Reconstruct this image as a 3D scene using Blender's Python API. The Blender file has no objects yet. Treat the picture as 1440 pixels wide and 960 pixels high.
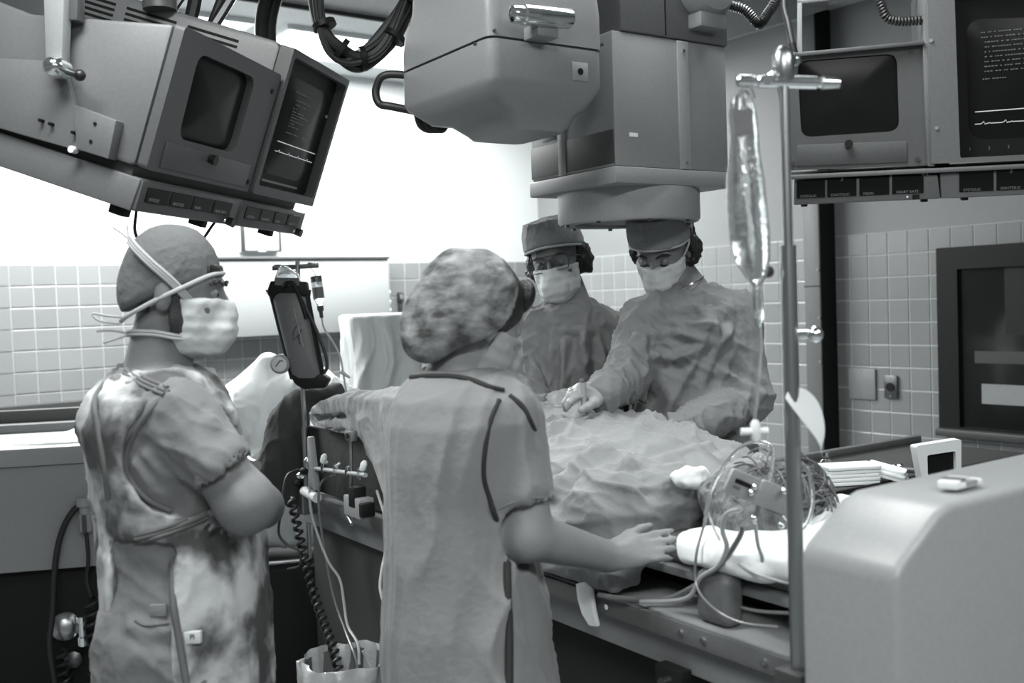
import bpy, bmesh, math, random
import numpy as np
from mathutils import Vector, Matrix
random.seed(4)
SC = bpy.context.scene
COL = SC.collection
V = Vector
# ------------------------------------------------------------------ camera
CAMP = V((0.0, 0.0, 1.55))
FPX, CX, CY = 1450.0, 720.0, 480.0          # focal length in pixels of the 1440 x 960 frame
PITCH, ROLL = math.atan(55 / 1450.0), 0.035
_f = V((0, math.cos(PITCH), -math.sin(PITCH)))
_u0 = V((0, math.sin(PITCH), math.cos(PITCH)))
_r0 = V((1, 0, 0))
_r = _r0 * math.cos(ROLL) - _u0 * math.sin(ROLL)
_u = _u0 * math.cos(ROLL) + _r0 * math.sin(ROLL)
cam = bpy.data.cameras.new('camera')
cam.sensor_width = 36.0
cam.lens = FPX / 1440.0 * 36.0
cam.clip_start = 0.05
cam.dof.use_dof = True
cam.dof.focus_distance = 2.75
cam.dof.aperture_fstop = 3.2
co = bpy.data.objects.new('camera', cam)
COL.objects.link(co)
M = Matrix((( _r.x, _u.x, -_f.x, CAMP.x), (_r.y, _u.y, -_f.y, CAMP.y), (_r.z, _u.z, -_f.z, CAMP.z), (0, 0, 0, 1)))
co.matrix_world = M
SC.camera = co
# ------------------------------------------------------------------ world, exposure
w = bpy.data.worlds.new('world'); SC.world = w; w.use_nodes = True
w.node_tree.nodes['Background'].inputs[0].default_value = (0.97, 1.0, 1.02, 1)
w.node_tree.nodes['Background'].inputs[1].default_value = 0.18
vs = SC.view_settings
vs.view_transform = 'Standard'; vs.look = 'None'; vs.gamma = 1.0; vs.use_curve_mapping = False
vs.exposure = -0.2
# ------------------------------------------------------------------ room frame
RA = math.radians(36.5)
WB = V((math.cos(RA), math.sin(RA), 0))      # along the back wall, to the right
WR = V((math.sin(RA), -math.cos(RA), 0))     # along the right wall, towards the viewer
CORNER = V((0.21, 7.15, 0))
CEIL, TILE_TOP, TILE = 2.95, 1.825, 0.1085
ZUP = V((0, 0, 1))
# ceiling lamps: (distance left of the corner along the back wall, distance out from it, power)
TROFFERS = [(0.75, 1.0, 46), (1.65, 0.62, 66), (2.95, 0.62, 96), (4.3, 0.62, 104),
            (2.3, 3.7, 34), (4.2, 3.9, 44), (2.9, 6.5, 40), (4.9, 6.4, 84)]
LAMP_L, LAMP_W = 1.10, 0.50
for i, (a, b, p) in enumerate(TROFFERS):
    ld = bpy.data.lights.new('lamp_light', 'AREA')
    ld.shape = 'RECTANGLE'; ld.size = LAMP_L * .94; ld.size_y = LAMP_W * .9; ld.energy = p
    ld.color = (1.0, 1.0, 0.985)
    lo = bpy.data.objects.new('lamp_light', ld); COL.objects.link(lo)
    c = CORNER - WB * a + WR * b
    lo.location = (c.x, c.y, CEIL - 0.022)
    lo.rotation_euler = (0, 0, RA)

# ------------------------------------------------------------------ helpers
def ray(px, py):
    return (_f * FPX + _r * (px - CX) - _u * (py - CY)).normalized()
def at(px, py, y):
    d = ray(px, py); return CAMP + d * (y / d.y)
def proj(p):
    q = p - CAMP; z = q.dot(_f)
    return (CX + FPX * q.dot(_r) / z, CY - FPX * q.dot(_u) / z)
class Fr:
    """a frame: origin and three axes"""
    def __init__(s, o, x, y, z): s.o, s.x, s.y, s.z = V(o), V(x).normalized(), V(y).normalized(), V(z).normalized()
    def p(s, a, b, c=0.0): return s.o + s.x * a + s.y * b + s.z * c
    def on(s, px, py, off=0.0):
        d = ray(px, py); o = s.o + s.z * off
        t = (o - CAMP).dot(s.z) / d.dot(s.z)
        q = CAMP + d * t - o
        return (q.dot(s.x), q.dot(s.y))
    def ons(s, pts, off=0.0): return [s.on(x, y, off) for x, y in pts]
    def at(s, a, b, c=0.0): return Fr(s.p(a, b, c), s.x, s.y, s.z)
WORLD = Fr((0, 0, 0), (1, 0, 0), (0, 1, 0), (0, 0, 1))
BACK = Fr(CORNER, WB, ZUP, WB.cross(ZUP))               # z out of the wall into the room
RIGHT = Fr(CORNER, WR, ZUP, WR.cross(ZUP))

def g(v): return (v * .955, v, v * 1.012)
MATS = {}
def mat(name, v, rough=.5, metal=0.0, noise=None, bump=None, spec=.5, trans=0.0, emit=0.0, alpha=1.0, stretch=(1, 1, 1), rnd=0.0, sheen=0.0):
    """v: grey value; noise=(scale, v2, contrast); bump=(scale, strength)"""
    m = bpy.data.materials.new(name); m.use_nodes = True; MATS[name] = m
    nt = m.node_tree; b = nt.nodes['Principled BSDF']
    b.inputs['Base Color'].default_value = (*g(v), 1)
    b.inputs['Roughness'].default_value = rough; b.inputs['Metallic'].default_value = metal
    b.inputs['Specular IOR Level'].default_value = spec
    if sheen: b.inputs['Sheen Weight'].default_value = sheen
    if trans: b.inputs['Transmission Weight'].default_value = trans
    if alpha < 1: b.inputs['Alpha'].default_value = alpha
    if emit:
        b.inputs['Emission Color'].default_value = (*g(1.0), 1); b.inputs['Emission Strength'].default_value = emit
    tc = nt.nodes.new('ShaderNodeTexCoord'); mp = nt.nodes.new('ShaderNodeMapping')
    mp.inputs['Scale'].default_value = stretch
    nt.links.new(tc.outputs['Object'], mp.inputs[0])
    src = None
    if noise:
        n = nt.nodes.new('ShaderNodeTexNoise'); n.inputs['Scale'].default_value = noise[0]; n.inputs['Detail'].default_value = 4
        nt.links.new(mp.outputs[0], n.inputs['Vector'])
        r = nt.nodes.new('ShaderNodeValToRGB'); c = noise[2]
        r.color_ramp.elements[0].position = .5 - c; r.color_ramp.elements[1].position = .5 + c
        r.color_ramp.elements[0].color = (*g(v), 1); r.color_ramp.elements[1].color = (*g(noise[1]), 1)
        nt.links.new(n.outputs[0], r.inputs[0]); src = r.outputs[0]
        nt.links.new(src, b.inputs['Base Color'])
    if rnd:
        oi = nt.nodes.new('ShaderNodeObjectInfo'); h = nt.nodes.new('ShaderNodeHueSaturation')
        mr = nt.nodes.new('ShaderNodeMapRange'); mr.inputs[3].default_value = 1 - rnd; mr.inputs[4].default_value = 1 + rnd
        nt.links.new(oi.outputs['Random'], mr.inputs[0]); nt.links.new(mr.outputs[0], h.inputs['Value'])
        if src: nt.links.new(src, h.inputs['Color'])
        else: h.inputs['Color'].default_value = (*g(v), 1)
        nt.links.new(h.outputs[0], b.inputs['Base Color'])
    if bump:
        n2 = nt.nodes.new('ShaderNodeTexNoise'); n2.inputs['Scale'].default_value = bump[0]; n2.inputs['Detail'].default_value = 5
        nt.links.new(mp.outputs[0], n2.inputs['Vector'])
        bp = nt.nodes.new('ShaderNodeBump'); bp.inputs['Strength'].default_value = bump[1]; bp.inputs['Distance'].default_value = .01
        nt.links.new(n2.outputs[0], bp.inputs['Height']); nt.links.new(bp.outputs[0], b.inputs['Normal'])
    return m
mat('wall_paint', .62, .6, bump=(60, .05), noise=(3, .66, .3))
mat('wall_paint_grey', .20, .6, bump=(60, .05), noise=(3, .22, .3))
mat('grout', .42, .8)
mat('tile', .225, .22, rnd=.05, bump=(9, .05))
mat('ceiling', .42, .8, noise=(90, .5, .2))
mat('ceiling_rail', .17, .5, noise=(50, .2, .3))
mat('floor', .20, .35, noise=(30, .26, .2))
mat('casing', .225, .42, noise=(120, .245, .2), bump=(400, .05))
mat('monitor_casing', .13, .42, noise=(120, .145, .2), bump=(400, .05))
mat('monitor_bezel', .085, .45, noise=(90, .095, .2))
mat('casing_light', .27, .4, noise=(120, .295, .2), bump=(300, .05))
mat('casing_mid', .115, .45, noise=(90, .13, .2))
mat('casing_dark', .05, .5)
mat('band', .045, .5)
mat('black', .010, .5, spec=.2)
mat('black_rubber', .016, .5)
mat('dark_paint', .016, .5, spec=.25)
mat('screen', .009, .25, spec=.2)
mat('screen_mark', .5, .5, emit=.35)
mat('screen_dim', .15, .5, emit=.035)
mat('chrome', .85, .13, metal=1)
mat('steel', .42, .32, metal=1)
mat('steel_dark', .16, .4, metal=1)
mat('white_paint', .72, .5)
mat('view_panel', .40, .35)
mat('white_cloth', .86, .9, bump=(25, .25), sheen=.2)
mat('sheet', .46, .9, bump=(20, .35))
mat('paper', .7, .8)
mat('drape', .245, .9, bump=(55, .3), noise=(6, .275, .3), sheen=.15)
mat('drape_dark', .035, .85, bump=(30, .3))
mat('gown', .175, .9, bump=(45, .4), noise=(5, .20, .3), sheen=.1)
mat('gown_mid', .14, .9, bump=(45, .4), noise=(5, .165, .3), sheen=.1)
mat('scrub', .185, .9, bump=(70, .2), noise=(5, .21, .3), sheen=.1)
mat('scrub_man', .15, .9, bump=(45, .25), noise=(5, .175, .3), sheen=.1)
mat('cap', .19, .9, bump=(60, .4), noise=(14, .22, .3))
mat('cap_dark', .115, .9, bump=(60, .4), noise=(14, .14, .3))
mat('cap_pattern', .055, .9, bump=(60, .3), noise=(21, .30, .16), stretch=(1, 1, 1.7))
mat('mask', .56, .9, bump=(40, .15), noise=(20, .60, .3))
mat('mask_grey', .33, .9, bump=(40, .12))
mat('tie', .4, .9)
mat('piping', .02, .8)
mat('skin', .145, .5, noise=(30, .17, .3), bump=(180, .08))
mat('skin_pale', .225, .5, noise=(25, .25, .3), bump=(150, .06))
mat('hair', .012, .42, bump=(140, .8), stretch=(1, 1, .25))
mat('hair_mid', .06, .42, noise=(60, .22, .25), bump=(140, .8), stretch=(1, 1, .3))
mat('beard', .045, .7, bump=(300, .6))
mat('glove', .30, .4, bump=(60, .2))
mat('eye', .22, .15)
mat('iris', .01, .1)
mat('apron', .07, .62, noise=(9.5, .46, .09), bump=(30, .3))
mat('apron_edge', .11, .7)
mat('glass', .9, .03, trans=1.0)
mat('clear_plastic', .85, .12, trans=.93, bump=(40, .3))
mat('liner', .55, .25, trans=.25, bump=(25, .6))
mat('tube', .38, .25)
mat('tube_grey', .16, .3)
mat('knob', .012, .35)
mat('lamp', .9, .5, emit=7.0)
mat('window_glass', .014, .08, spec=.3)

def tag(o, label=None, cat=None, group=None, kind=None):
    if label: o['label'] = label
    if cat: o['category'] = cat
    if group: o['group'] = group
    if kind: o['kind'] = kind
    return o
def empty(name, loc, label=None, cat=None, group=None, kind=None):
    o = bpy.data.objects.new(name, None); COL.objects.link(o); o.location = loc
    o.empty_display_size = .05
    return tag(o, label, cat, group, kind)
def wloc(o):
    l = V(o.location)
    while o.parent: o = o.parent; l += V(o.location)
    return l
def link(name, me, m, parent=None, origin=None):
    if isinstance(m, str): m = MATS[m]
    if not me.materials: me.materials.append(m)
    o = bpy.data.objects.new(name, me); COL.objects.link(o)
    if parent is not None: o.parent = parent
    if origin is not None: o.location = V(origin) - (wloc(parent) if parent is not None else V((0, 0, 0)))
    return o
class MB:
    """collects shapes, in world coordinates, for ONE mesh object"""
    def __init__(s): s.bm = bmesh.new()
    def prism(s, fr, pts, z0, z1, bevel=0.0, seg=2, pts2=None):
        bm = s.bm
        A = [bm.verts.new(fr.p(a, b, z0)) for a, b in pts]
        B = [bm.verts.new(fr.p(a, b, z1)) for a, b in (pts2 or pts)]
        n = len(A); fs = []
        fs.append(bm.faces.new(A[::-1])); fs.append(bm.faces.new(B))
        for i in range(n): fs.append(bm.faces.new((A[i], A[(i + 1) % n], B[(i + 1) % n], B[i])))
        bmesh.ops.recalc_face_normals(bm, faces=fs)
        if bevel > 0:
            es = set(e for f in fs for e in f.edges if e.calc_face_angle(0) > .5)
            bmesh.ops.bevel(bm, geom=list(es), offset=bevel, segments=seg, affect='EDGES', profile=.5, clamp_overlap=True)
        return s
    def box(s, fr, x, y, z, bevel=0.0, seg=2):
        return s.prism(fr, [(x[0], y[0]), (x[1], y[0]), (x[1], y[1]), (x[0], y[1])], z[0], z[1], bevel, seg)
    def ring(s, fr, outer, inner, z0, z1):
        """frame with a hole; outer and inner have the same number of points"""
        bm = s.bm; n = len(outer)
        L = [[bm.verts.new(fr.p(a, b, z)) for a, b in P] for P, z in ((outer, z0), (outer, z1), (inner, z1), (inner, z0))]
        fs = []
        for k in range(4):
            P, Q = L[k], L[(k + 1) % 4]
            for i in range(n): fs.append(bm.faces.new((P[i], P[(i + 1) % n], Q[(i + 1) % n], Q[i])))
        bmesh.ops.recalc_face_normals(bm, faces=fs)
        return s
    def tube(s, pts, r, n=8, caps=True):
        """r: number or list"""
        pts = [V(p) for p in pts]; m = len(pts)
        rs = r if isinstance(r, (list, tuple)) else [r] * m
        bm = s.bm; prev = None; rings = []
        tan = [(pts[min(i + 1, m - 1)] - pts[max(i - 1, 0)]).normalized() for i in range(m)]
        nrm = tan[0].orthogonal().normalized()
        for i in range(m):
            t = tan[i]; nrm = (nrm - t * nrm.dot(t)).normalized(); bn = t.cross(nrm)
            rings.append([bm.verts.new(pts[i] + (nrm * math.cos(2 * math.pi * k / n) + bn * math.sin(2 * math.pi * k / n)) * rs[i]) for k in range(n)])
        fs = []
        for i in range(m - 1):
            for k in range(n): fs.append(bm.faces.new((rings[i][k], rings[i][(k + 1) % n], rings[i + 1][(k + 1) % n], rings[i + 1][k])))
        if caps:
            fs.append(bm.faces.new(rings[0][::-1])); fs.append(bm.faces.new(rings[-1]))
        bmesh.ops.recalc_face_normals(bm, faces=fs)
        return s
    def cyl(s, a, b, r, r2=None, n=16): return s.tube([a, b], [r, r if r2 is None else r2], n)
    def lathe(s, o, axis, prof, n=24):
        """prof: (r, h) along axis from o"""
        o = V(o); ax = V(axis).normalized(); x = ax.orthogonal().normalized(); y = ax.cross(x)
        bm = s.bm; rings = []
        for r, h in prof:
            r = max(r, 1e-4)
            rings.append([bm.verts.new(o + ax * h + (x * math.cos(2 * math.pi * k / n) + y * math.sin(2 * math.pi * k / n)) * r) for k in range(n)])
        fs = []
        for i in range(len(rings) - 1):
            for k in range(n): fs.append(bm.faces.new((rings[i][k], rings[i][(k + 1) % n], rings[i + 1][(k + 1) % n], rings[i + 1][k])))
        fs.append(bm.faces.new(rings[0][::-1])); fs.append(bm.faces.new(rings[-1]))
        bmesh.ops.recalc_face_normals(bm, faces=fs)
        return s
    def ball(s, c, r, n=12, sc=(1, 1, 1)):
        res = bmesh.ops.create_uvsphere(s.bm, u_segments=n, v_segments=max(6, n // 2 + 1), radius=r)
        for v in res['verts']: v.co = V((v.co.x * sc[0], v.co.y * sc[1], v.co.z * sc[2])) + V(c)
        return s
    def build(s, name, m, parent=None, smooth=38, origin=None):
        me = bpy.data.meshes.new(name)
        bm = s.bm
        if origin is None:
            if parent is not None: origin = wloc(parent)
            else:
                xs = [v.co for v in bm.verts]
                origin = V(((min(v.x for v in xs) + max(v.x for v in xs)) / 2, (min(v.y for v in xs) + max(v.y for v in xs)) / 2, min(v.z for v in xs)))
        origin = V(origin)
        for v in bm.verts: v.co -= origin
        bm.to_mesh(me); bm.free()
        if smooth:
            me.polygons.foreach_set('use_smooth', [True] * len(me.polygons))
            me.set_sharp_from_angle(angle=math.radians(smooth))
        return link(name, me, m, parent, origin)
def rquad(c, r, n=4):
    """rounded quadrilateral from four corners"""
    out = []; m = len(c)
    for i in range(m):
        p, a, b = V(c[i]), V(c[i - 1]), V(c[(i + 1) % m])
        da, db = (a - p), (b - p)
        ra = min(r, da.length * .45); rb = min(r, db.length * .45)
        p0 = p + da.normalized() * ra; p1 = p + db.normalized() * rb
        for k in range(n + 1):
            t = k / n
            q = p0 * (1 - t) ** 2 + p * 2 * t * (1 - t) + p1 * t * t
            out.append((q.x, q.y))
    return out
def spline(pts, n=8):
    """Catmull-Rom through pts"""
    P = [V(p) for p in pts]; P = [P[0] * 2 - P[1]] + P + [P[-1] * 2 - P[-2]]
    out = []
    for i in range(1, len(P) - 2):
        a, b, c, d = P[i - 1], P[i], P[i + 1], P[i + 2]
        for k in range(n):
            t = k / n
            out.append(.5 * ((2 * b) + (c - a) * t + (2 * a - 5 * b + 4 * c - d) * t * t + (3 * b - a - 3 * c + d) * t ** 3))
    out.append(P[-2]); return out
def coil(path, r, turns, n=10):
    """helix around a path"""
    P = [V(p) for p in path]
    L = [0]
    for i in range(1, len(P)): L.append(L[-1] + (P[i] - P[i - 1]).length)
    out = []; N = turns * n
    for k in range(N + 1):
        d = L[-1] * k / N; i = 1
        while i < len(L) - 1 and L[i] < d: i += 1
        t = (d - L[i - 1]) / (L[i] - L[i - 1] + 1e-9)
        p = P[i - 1].lerp(P[i], t); tg = (P[i] - P[i - 1]).normalized()
        x = V((0, 1, 0)); x = (x - tg * x.dot(tg)).normalized(); y = tg.cross(x)
        a = 2 * math.pi * k / n
        out.append(p + x * math.cos(a) * r + y * math.sin(a) * r)
    return out
def text_mesh(name, s, fr, size, m, parent, align='LEFT', squash=1.0):
    cu = bpy.data.curves.new('txt', 'FONT'); cu.body = s; cu.size = size; cu.align_x = align; cu.extrude = .0004
    o = bpy.data.objects.new('txt', cu); COL.objects.link(o)
    dg = bpy.context.evaluated_depsgraph_get(); dg.update()
    me = bpy.data.meshes.new_from_object(o.evaluated_get(dg))
    bpy.data.objects.remove(o)
    og = wloc(parent) if parent is not None else V((0, 0, 0))
    for v in me.vertices: v.co = fr.p(v.co.x * squash, v.co.y, v.co.z) - og
    me.name = name; me.materials.clear()
    return link(name, me, m, parent, og)
# ================================================================== ROOM
def struct(name, mb, m, parent=None, smooth=0):
    o = mb.build(name, m, parent, smooth)
    if parent is None: o['kind'] = 'structure'
    return o
struct('floor', MB().box(WORLD, (-6, 6), (-3, 9), (-.1, 0)), 'floor')
struct('ceiling', MB().box(WORLD, (-6, 6), (-3, 9), (CEIL, CEIL + .1)), 'ceiling')
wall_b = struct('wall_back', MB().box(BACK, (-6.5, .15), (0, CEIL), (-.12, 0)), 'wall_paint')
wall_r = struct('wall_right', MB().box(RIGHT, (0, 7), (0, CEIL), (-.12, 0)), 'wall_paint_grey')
# tiles: one mesh shared by all of them, those in view are objects of their own
def tile_mesh():
    bm = bmesh.new(); h = TILE / 2 - .0034; b = .002; d = .0028
    lo = [bm.verts.new((x, y, 0)) for x, y in ((-h, -h), (h, -h), (h, h), (-h, h))]
    mi = [bm.verts.new((x, y, d * .6)) for x, y in ((-h, -h), (h, -h), (h, h), (-h, h))]
    hi = [bm.verts.new((x, y, d)) for x, y in ((-h + b, -h + b), (h - b, -h + b), (h - b, h - b), (-h + b, h - b))]
    for A, B in ((lo, mi), (mi, hi)):
        for i in range(4): bm.faces.new((A[i], A[(i + 1) % 4], B[(i + 1) % 4], B[i]))
    bm.faces.new(hi)
    me = bpy.data.meshes.new('tile'); bm.to_mesh(me); bm.free()
    me.materials.append(MATS['tile']); return me
TILE_ME = tile_mesh()
def tile_wall(wall, fr, s0, s1, zones, skip):
    MB().box(fr, (s0, s1), (0, TILE_TOP), (0, .003)).build('grout', 'grout', wall, 0)
    wl = wloc(wall); rest = MB(); singles = []
    rot = Matrix((fr.x, fr.y, fr.z)).transposed()
    sg = 1 if s1 > s0 else -1
    n = int(abs(s1 - s0) / TILE); rows = int(TILE_TOP / TILE)
    for i in range(n):
        for j in range(rows):
            a = s0 + sg * (i + .5) * TILE; b = TILE_TOP - (j + .5) * TILE
            if any(x0 < a < x1 and z0 < b < z1 for x0, x1, z0, z1 in skip): continue
            c = fr.p(a, b, .003)
            if c.y > .5:
                px, py = proj(c)
                if any(x0 < px < x1 and y0 < py < y1 for x0, y0, x1, y1 in zones):
                    singles.append(c); continue
            rest.box(fr, (a - TILE / 2 + .0034, a + TILE / 2 - .0034), (b - TILE / 2 + .0034, b + TILE / 2 - .0034), (.003, .0058))
    for c in singles[:299]:
        o = bpy.data.objects.new('tile', TILE_ME); COL.objects.link(o); o.parent = wall
        o.location = c - wl; o.rotation_mode = 'QUATERNION'; o.rotation_quaternion = rot.to_quaternion()
    r = rest.build('tile_field', 'tile', wall, 0); r['kind'] = 'stuff'
# the observation window in the right wall: its rectangle on the wall
wx0, wz1 = RIGHT.on(1321, 349); _, wz0 = RIGHT.on(1322, 606)
wx1 = wx0 + 1.25
tile_wall(wall_b, BACK, 0.0, -6.4, [(30, 360, 340, 580), (300, 440, 640, 600), (540, 350, 800, 470)], [])
tile_wall(wall_r, RIGHT, 0.0, 6.9, [(780, 330, 910, 500), (1040, 300, 1135, 660), (1160, 290, 1445, 660)], [(wx0 + .02, wx1 - .02, wz0 + .02, wz1 - .02)])
# dado rail and base boards
struct('trim_1', MB().box(BACK, (-6.4, 0), (1.01, 1.125), (.0, .045), .006), 'casing_dark')
struct('baseboard_back', MB().box(BACK, (-6.4, 0), (0, .1), (.0, .018), .004), 'dark_paint')
struct('baseboard_right', MB().box(RIGHT, (0, 6.9), (0, .1), (.0, .018), .004), 'dark_paint')
# window
wn = empty('window_1', RIGHT.p((wx0 + wx1) / 2, wz0, 0), 'dark observation window with black frame in the tiled right wall', kind='structure')
MB().ring(RIGHT, rquad([(wx0, wz0), (wx1, wz0), (wx1, wz1), (wx0, wz1)], .004, 1), rquad([(wx0 + .10, wz0 + .03), (wx1 - .1, wz0 + .03), (wx1 - .1, wz1 - .10), (wx0 + .10, wz1 - .10)], .004, 1), 0.003, .03).build('window_frame', 'black', wn)
MB().box(RIGHT, (wx0 + .09, wx1 - .09), (wz0 + .02, wz1 - .09), (.006, .010)).build('pane', 'window_glass', wn)
MB().box(RIGHT, (wx0 + .005, wx1 + .02), (wz0 - .012, wz0 + .022), (.003, .075), .006).build('window_sill', 'casing_dark', wn)
MB().box(RIGHT, (wx0 + .31, wx1 - .1), (wz0 + .45, wz1 - .1), (.010, .013)).build('inner_frame', 'dark_paint', wn)
bx0, bz0 = RIGHT.on(1383, 567); bx1, bz1 = RIGHT.on(1425, 541)
MB().prism(RIGHT, [(bx0, bz0), (bx1 + .1, bz0), (bx1 + .1, bz1), (bx0, bz1)], .010, .013).build('paper_notice', 'casing_light', wn, 0)
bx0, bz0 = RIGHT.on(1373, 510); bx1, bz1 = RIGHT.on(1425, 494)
MB().prism(RIGHT, [(bx0, bz0), (bx1 + .1, bz0), (bx1 + .1, bz1), (bx0, bz1)], .010, .013).build('reflection_strip', 'casing_dark', wn, 0)  # thin strip, a faint reflection in the pane put into colour
# column in front of the right wall
a0, _ = RIGHT.on(1131, 400, .13); a1, _ = RIGHT.on(1153, 400, .13)
colm = empty('cable_column', RIGHT.p((a0 + a1) / 2, 0, .06), 'dark floor to ceiling cable duct column on the right wall', 'column')
MB().box(RIGHT, (a0, a1), (0, CEIL), (0.0, .13), .004).build('duct', 'casing_mid', colm)
MB().box(RIGHT, (a1 + .0005, a1 + .004), (0, CEIL), (0.005, .128)).build('shaded_face', 'black', colm)  # thin black sheet puts the shade of this end face into colour
for zz in (.55, .95, 1.2, 1.42, 1.66):
    MB().cyl(RIGHT.p(a1 - .006, zz, .126), RIGHT.p(a1 - .006, zz, .138), .006, n=8).build('bolt', 'casing_light', colm)
MB().box(RIGHT, (a0 - .001, a1), (1.575, 1.58), (.128, .1315)).build('joint', 'black', colm)
# switch plate and socket
p0 = RIGHT.on(1196, 517); p1 = RIGHT.on(1234, 562)
sp = empty('blank_wall_plate', RIGHT.p((p0[0] + p1[0]) / 2, p1[1], .01), 'plain grey square cover plate on the tiled wall beside the socket', 'plate')
MB().box(RIGHT, (p0[0], p1[0]), (p1[1], p0[1]), (.009, .017), .003).build('plate', 'casing', sp)
for zz in (p0[1] - .012, p1[1] + .012):
    MB().cyl(RIGHT.p((p0[0] + p1[0]) / 2, zz, .016), RIGHT.p((p0[0] + p1[0]) / 2, zz, .019), .004, n=8).build('screw', 'casing_mid', sp)
q0 = RIGHT.on(1246, 527); q1 = RIGHT.on(1265, 560)
so = empty('wall_socket', RIGHT.p((q0[0] + q1[0]) / 2, q1[1], .01), 'steel wall socket with round black outlet on the tiled wall', 'socket')
MB().box(RIGHT, (q0[0], q1[0]), (q1[1], q0[1]), (.009, .02), .003).build('plate', 'steel_dark', so)
cc = ((q0[0] + q1[0]) / 2, (q0[1] + q1[1]) / 2)
MB().cyl(RIGHT.p(*cc, .018), RIGHT.p(*cc, .026), .021).build('outlet', 'black', so)
for zz in (q0[1] - .01, q1[1] + .01): MB().cyl(RIGHT.p(cc[0], zz, .019), RIGHT.p(cc[0], zz, .023), .004, n=8).build('screw', 'chrome', so)
# ceiling lamps
names = ['by the room corner', 'above the cable loop near the back wall', 'near the back wall behind the left monitors', 'at the far left of the back wall',
         'over the surgeons', 'over the capped man at left', 'over the photographer', 'at the left behind the photographer']
for (a, b, p), nm in zip(TROFFERS, names):
    c = CORNER - WB * a + WR * b; fr = Fr((c.x, c.y, CEIL), WB, WR, -ZUP)
    L = empty('ceiling_lamp', (c.x, c.y, CEIL - .02), 'bright rectangular ceiling lamp ' + nm, 'lamp', 'ceiling lamps')
    MB().ring(fr, rquad([(-LAMP_L / 2 - .02, -LAMP_W / 2 - .02), (LAMP_L / 2 + .02, -LAMP_W / 2 - .02), (LAMP_L / 2 + .02, LAMP_W / 2 + .02), (-LAMP_L / 2 - .02, LAMP_W / 2 + .02)], .004, 1),
              rquad([(-LAMP_L / 2, -LAMP_W / 2), (LAMP_L / 2, -LAMP_W / 2), (LAMP_L / 2, LAMP_W / 2), (-LAMP_L / 2, LAMP_W / 2)], .004, 1), 0, .02).build('lamp_frame', 'white_paint', L)
    MB().box(fr, (-LAMP_L / 2, LAMP_L / 2), (-LAMP_W / 2, LAMP_W / 2), (.002, .012)).build('diffuser', 'lamp', L)
# rails that carry the suspended unit
rp = Fr((0, 0, CEIL - .30), WB, -WR, ZUP)
e0 = rp.on(362, 2); e1 = rp.on(592, 30); yb = (e0[1] + e1[1]) / 2
rl = empty('ceiling_bridge', rp.p(e1[0], yb - .4, 0), 'wide grey carriage bridge under the ceiling carrying the suspended unit', 'bridge')
MB().box(rp, (e0[0] - .8, e1[0] + 1.3), (yb - .95, yb), (0, .035), .004).build('bridge_plate', 'ceiling_rail', rl)
MB().box(rp, (e0[0] - .8, e1[0] + 1.3), (yb - .004, yb + .014), (-.014, .05), .002).build('edge_strip', 'casing_dark', rl)
for sx in (e0[0] - .6, e1[0] + 1.1):
    for sy in (yb - .85, yb - .1): MB().box(rp, (sx - .03, sx + .03), (sy - .03, sy + .03), (.035, .30)).build('hanger', 'casing_mid', rl)
rc = Fr((0, 0, CEIL), WR, -WB, -ZUP)
for k, (x, y, wd) in enumerate(((1040, 22, .12), (1062, 4, .10))):
    q = rc.on(x, y)
    o = MB().box(rc, (q[0] - 2.2, q[0] + 2.0), (q[1] - wd / 2, q[1] + wd / 2), (0, .05), .004).build('ceiling_rail', 'ceiling_rail', None)
    tag(o, ('grey ceiling rail nearest the right wall behind the ribbed hose', 'second grey ceiling rail further from the right wall')[k], 'rail', 'rails along the ceiling')

# ================================================================== BACK WALL FURNITURE
# film illuminator
i0 = BACK.on(236, 362, .08); i1 = BACK.on(549, 464, .08)
il = empty('film_illuminator', BACK.p((i0[0] + i1[0]) / 2, i1[1], .05), 'long white film viewing box mounted on the back wall', 'light box')
MB().box(BACK, (i0[0], i1[0]), (i1[1], i0[1]), (.0105, .085), .004).build('housing', 'casing_mid', il)
MB().box(BACK, (i0[0] + .012, i1[0] - .004), (i1[1] + .004, i0[1] - .018), (.085, .095), .003).build('view_panel', 'view_panel', il)
MB().box(BACK, (i0[0] - .005, i1[0] + .005), (i0[1] - .012, i0[1] + .004), (.0105, .105), .003).build('top_edge', 'casing_mid', il)
for yy in (411, 424, 436):
    q = BACK.on(552, yy, .07)
    MB().ball(BACK.p(i1[0] + .008, q[1], .06), .017, 10).build('knob', 'white_paint', il)
q0 = BACK.on(557, 411); q1 = BACK.on(564, 424)
sb = empty('switch_box', BACK.p(q0[0] + .02, q1[1] - .05, .01), 'small dark switch box on tiles beside the film viewing box', 'switch')
MB().box(BACK, (q0[0], q0[0] + .036), (q1[1], q0[1]), (.009, .03), .003).build('plate', 'casing_dark', sb)
MB().box(BACK, (q0[0] + .01, q0[0] + .026), (q1[1] + .015, q0[1] - .015), (.03, .036), .002).build('rocker', 'casing_light', sb)
MB().box(BACK, (q0[0] + .004, q0[0] + .032), (q1[1] - .06, q1[1] - .003), (.009, .022), .003).build('lower_plate', 'casing_dark', sb)
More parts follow.
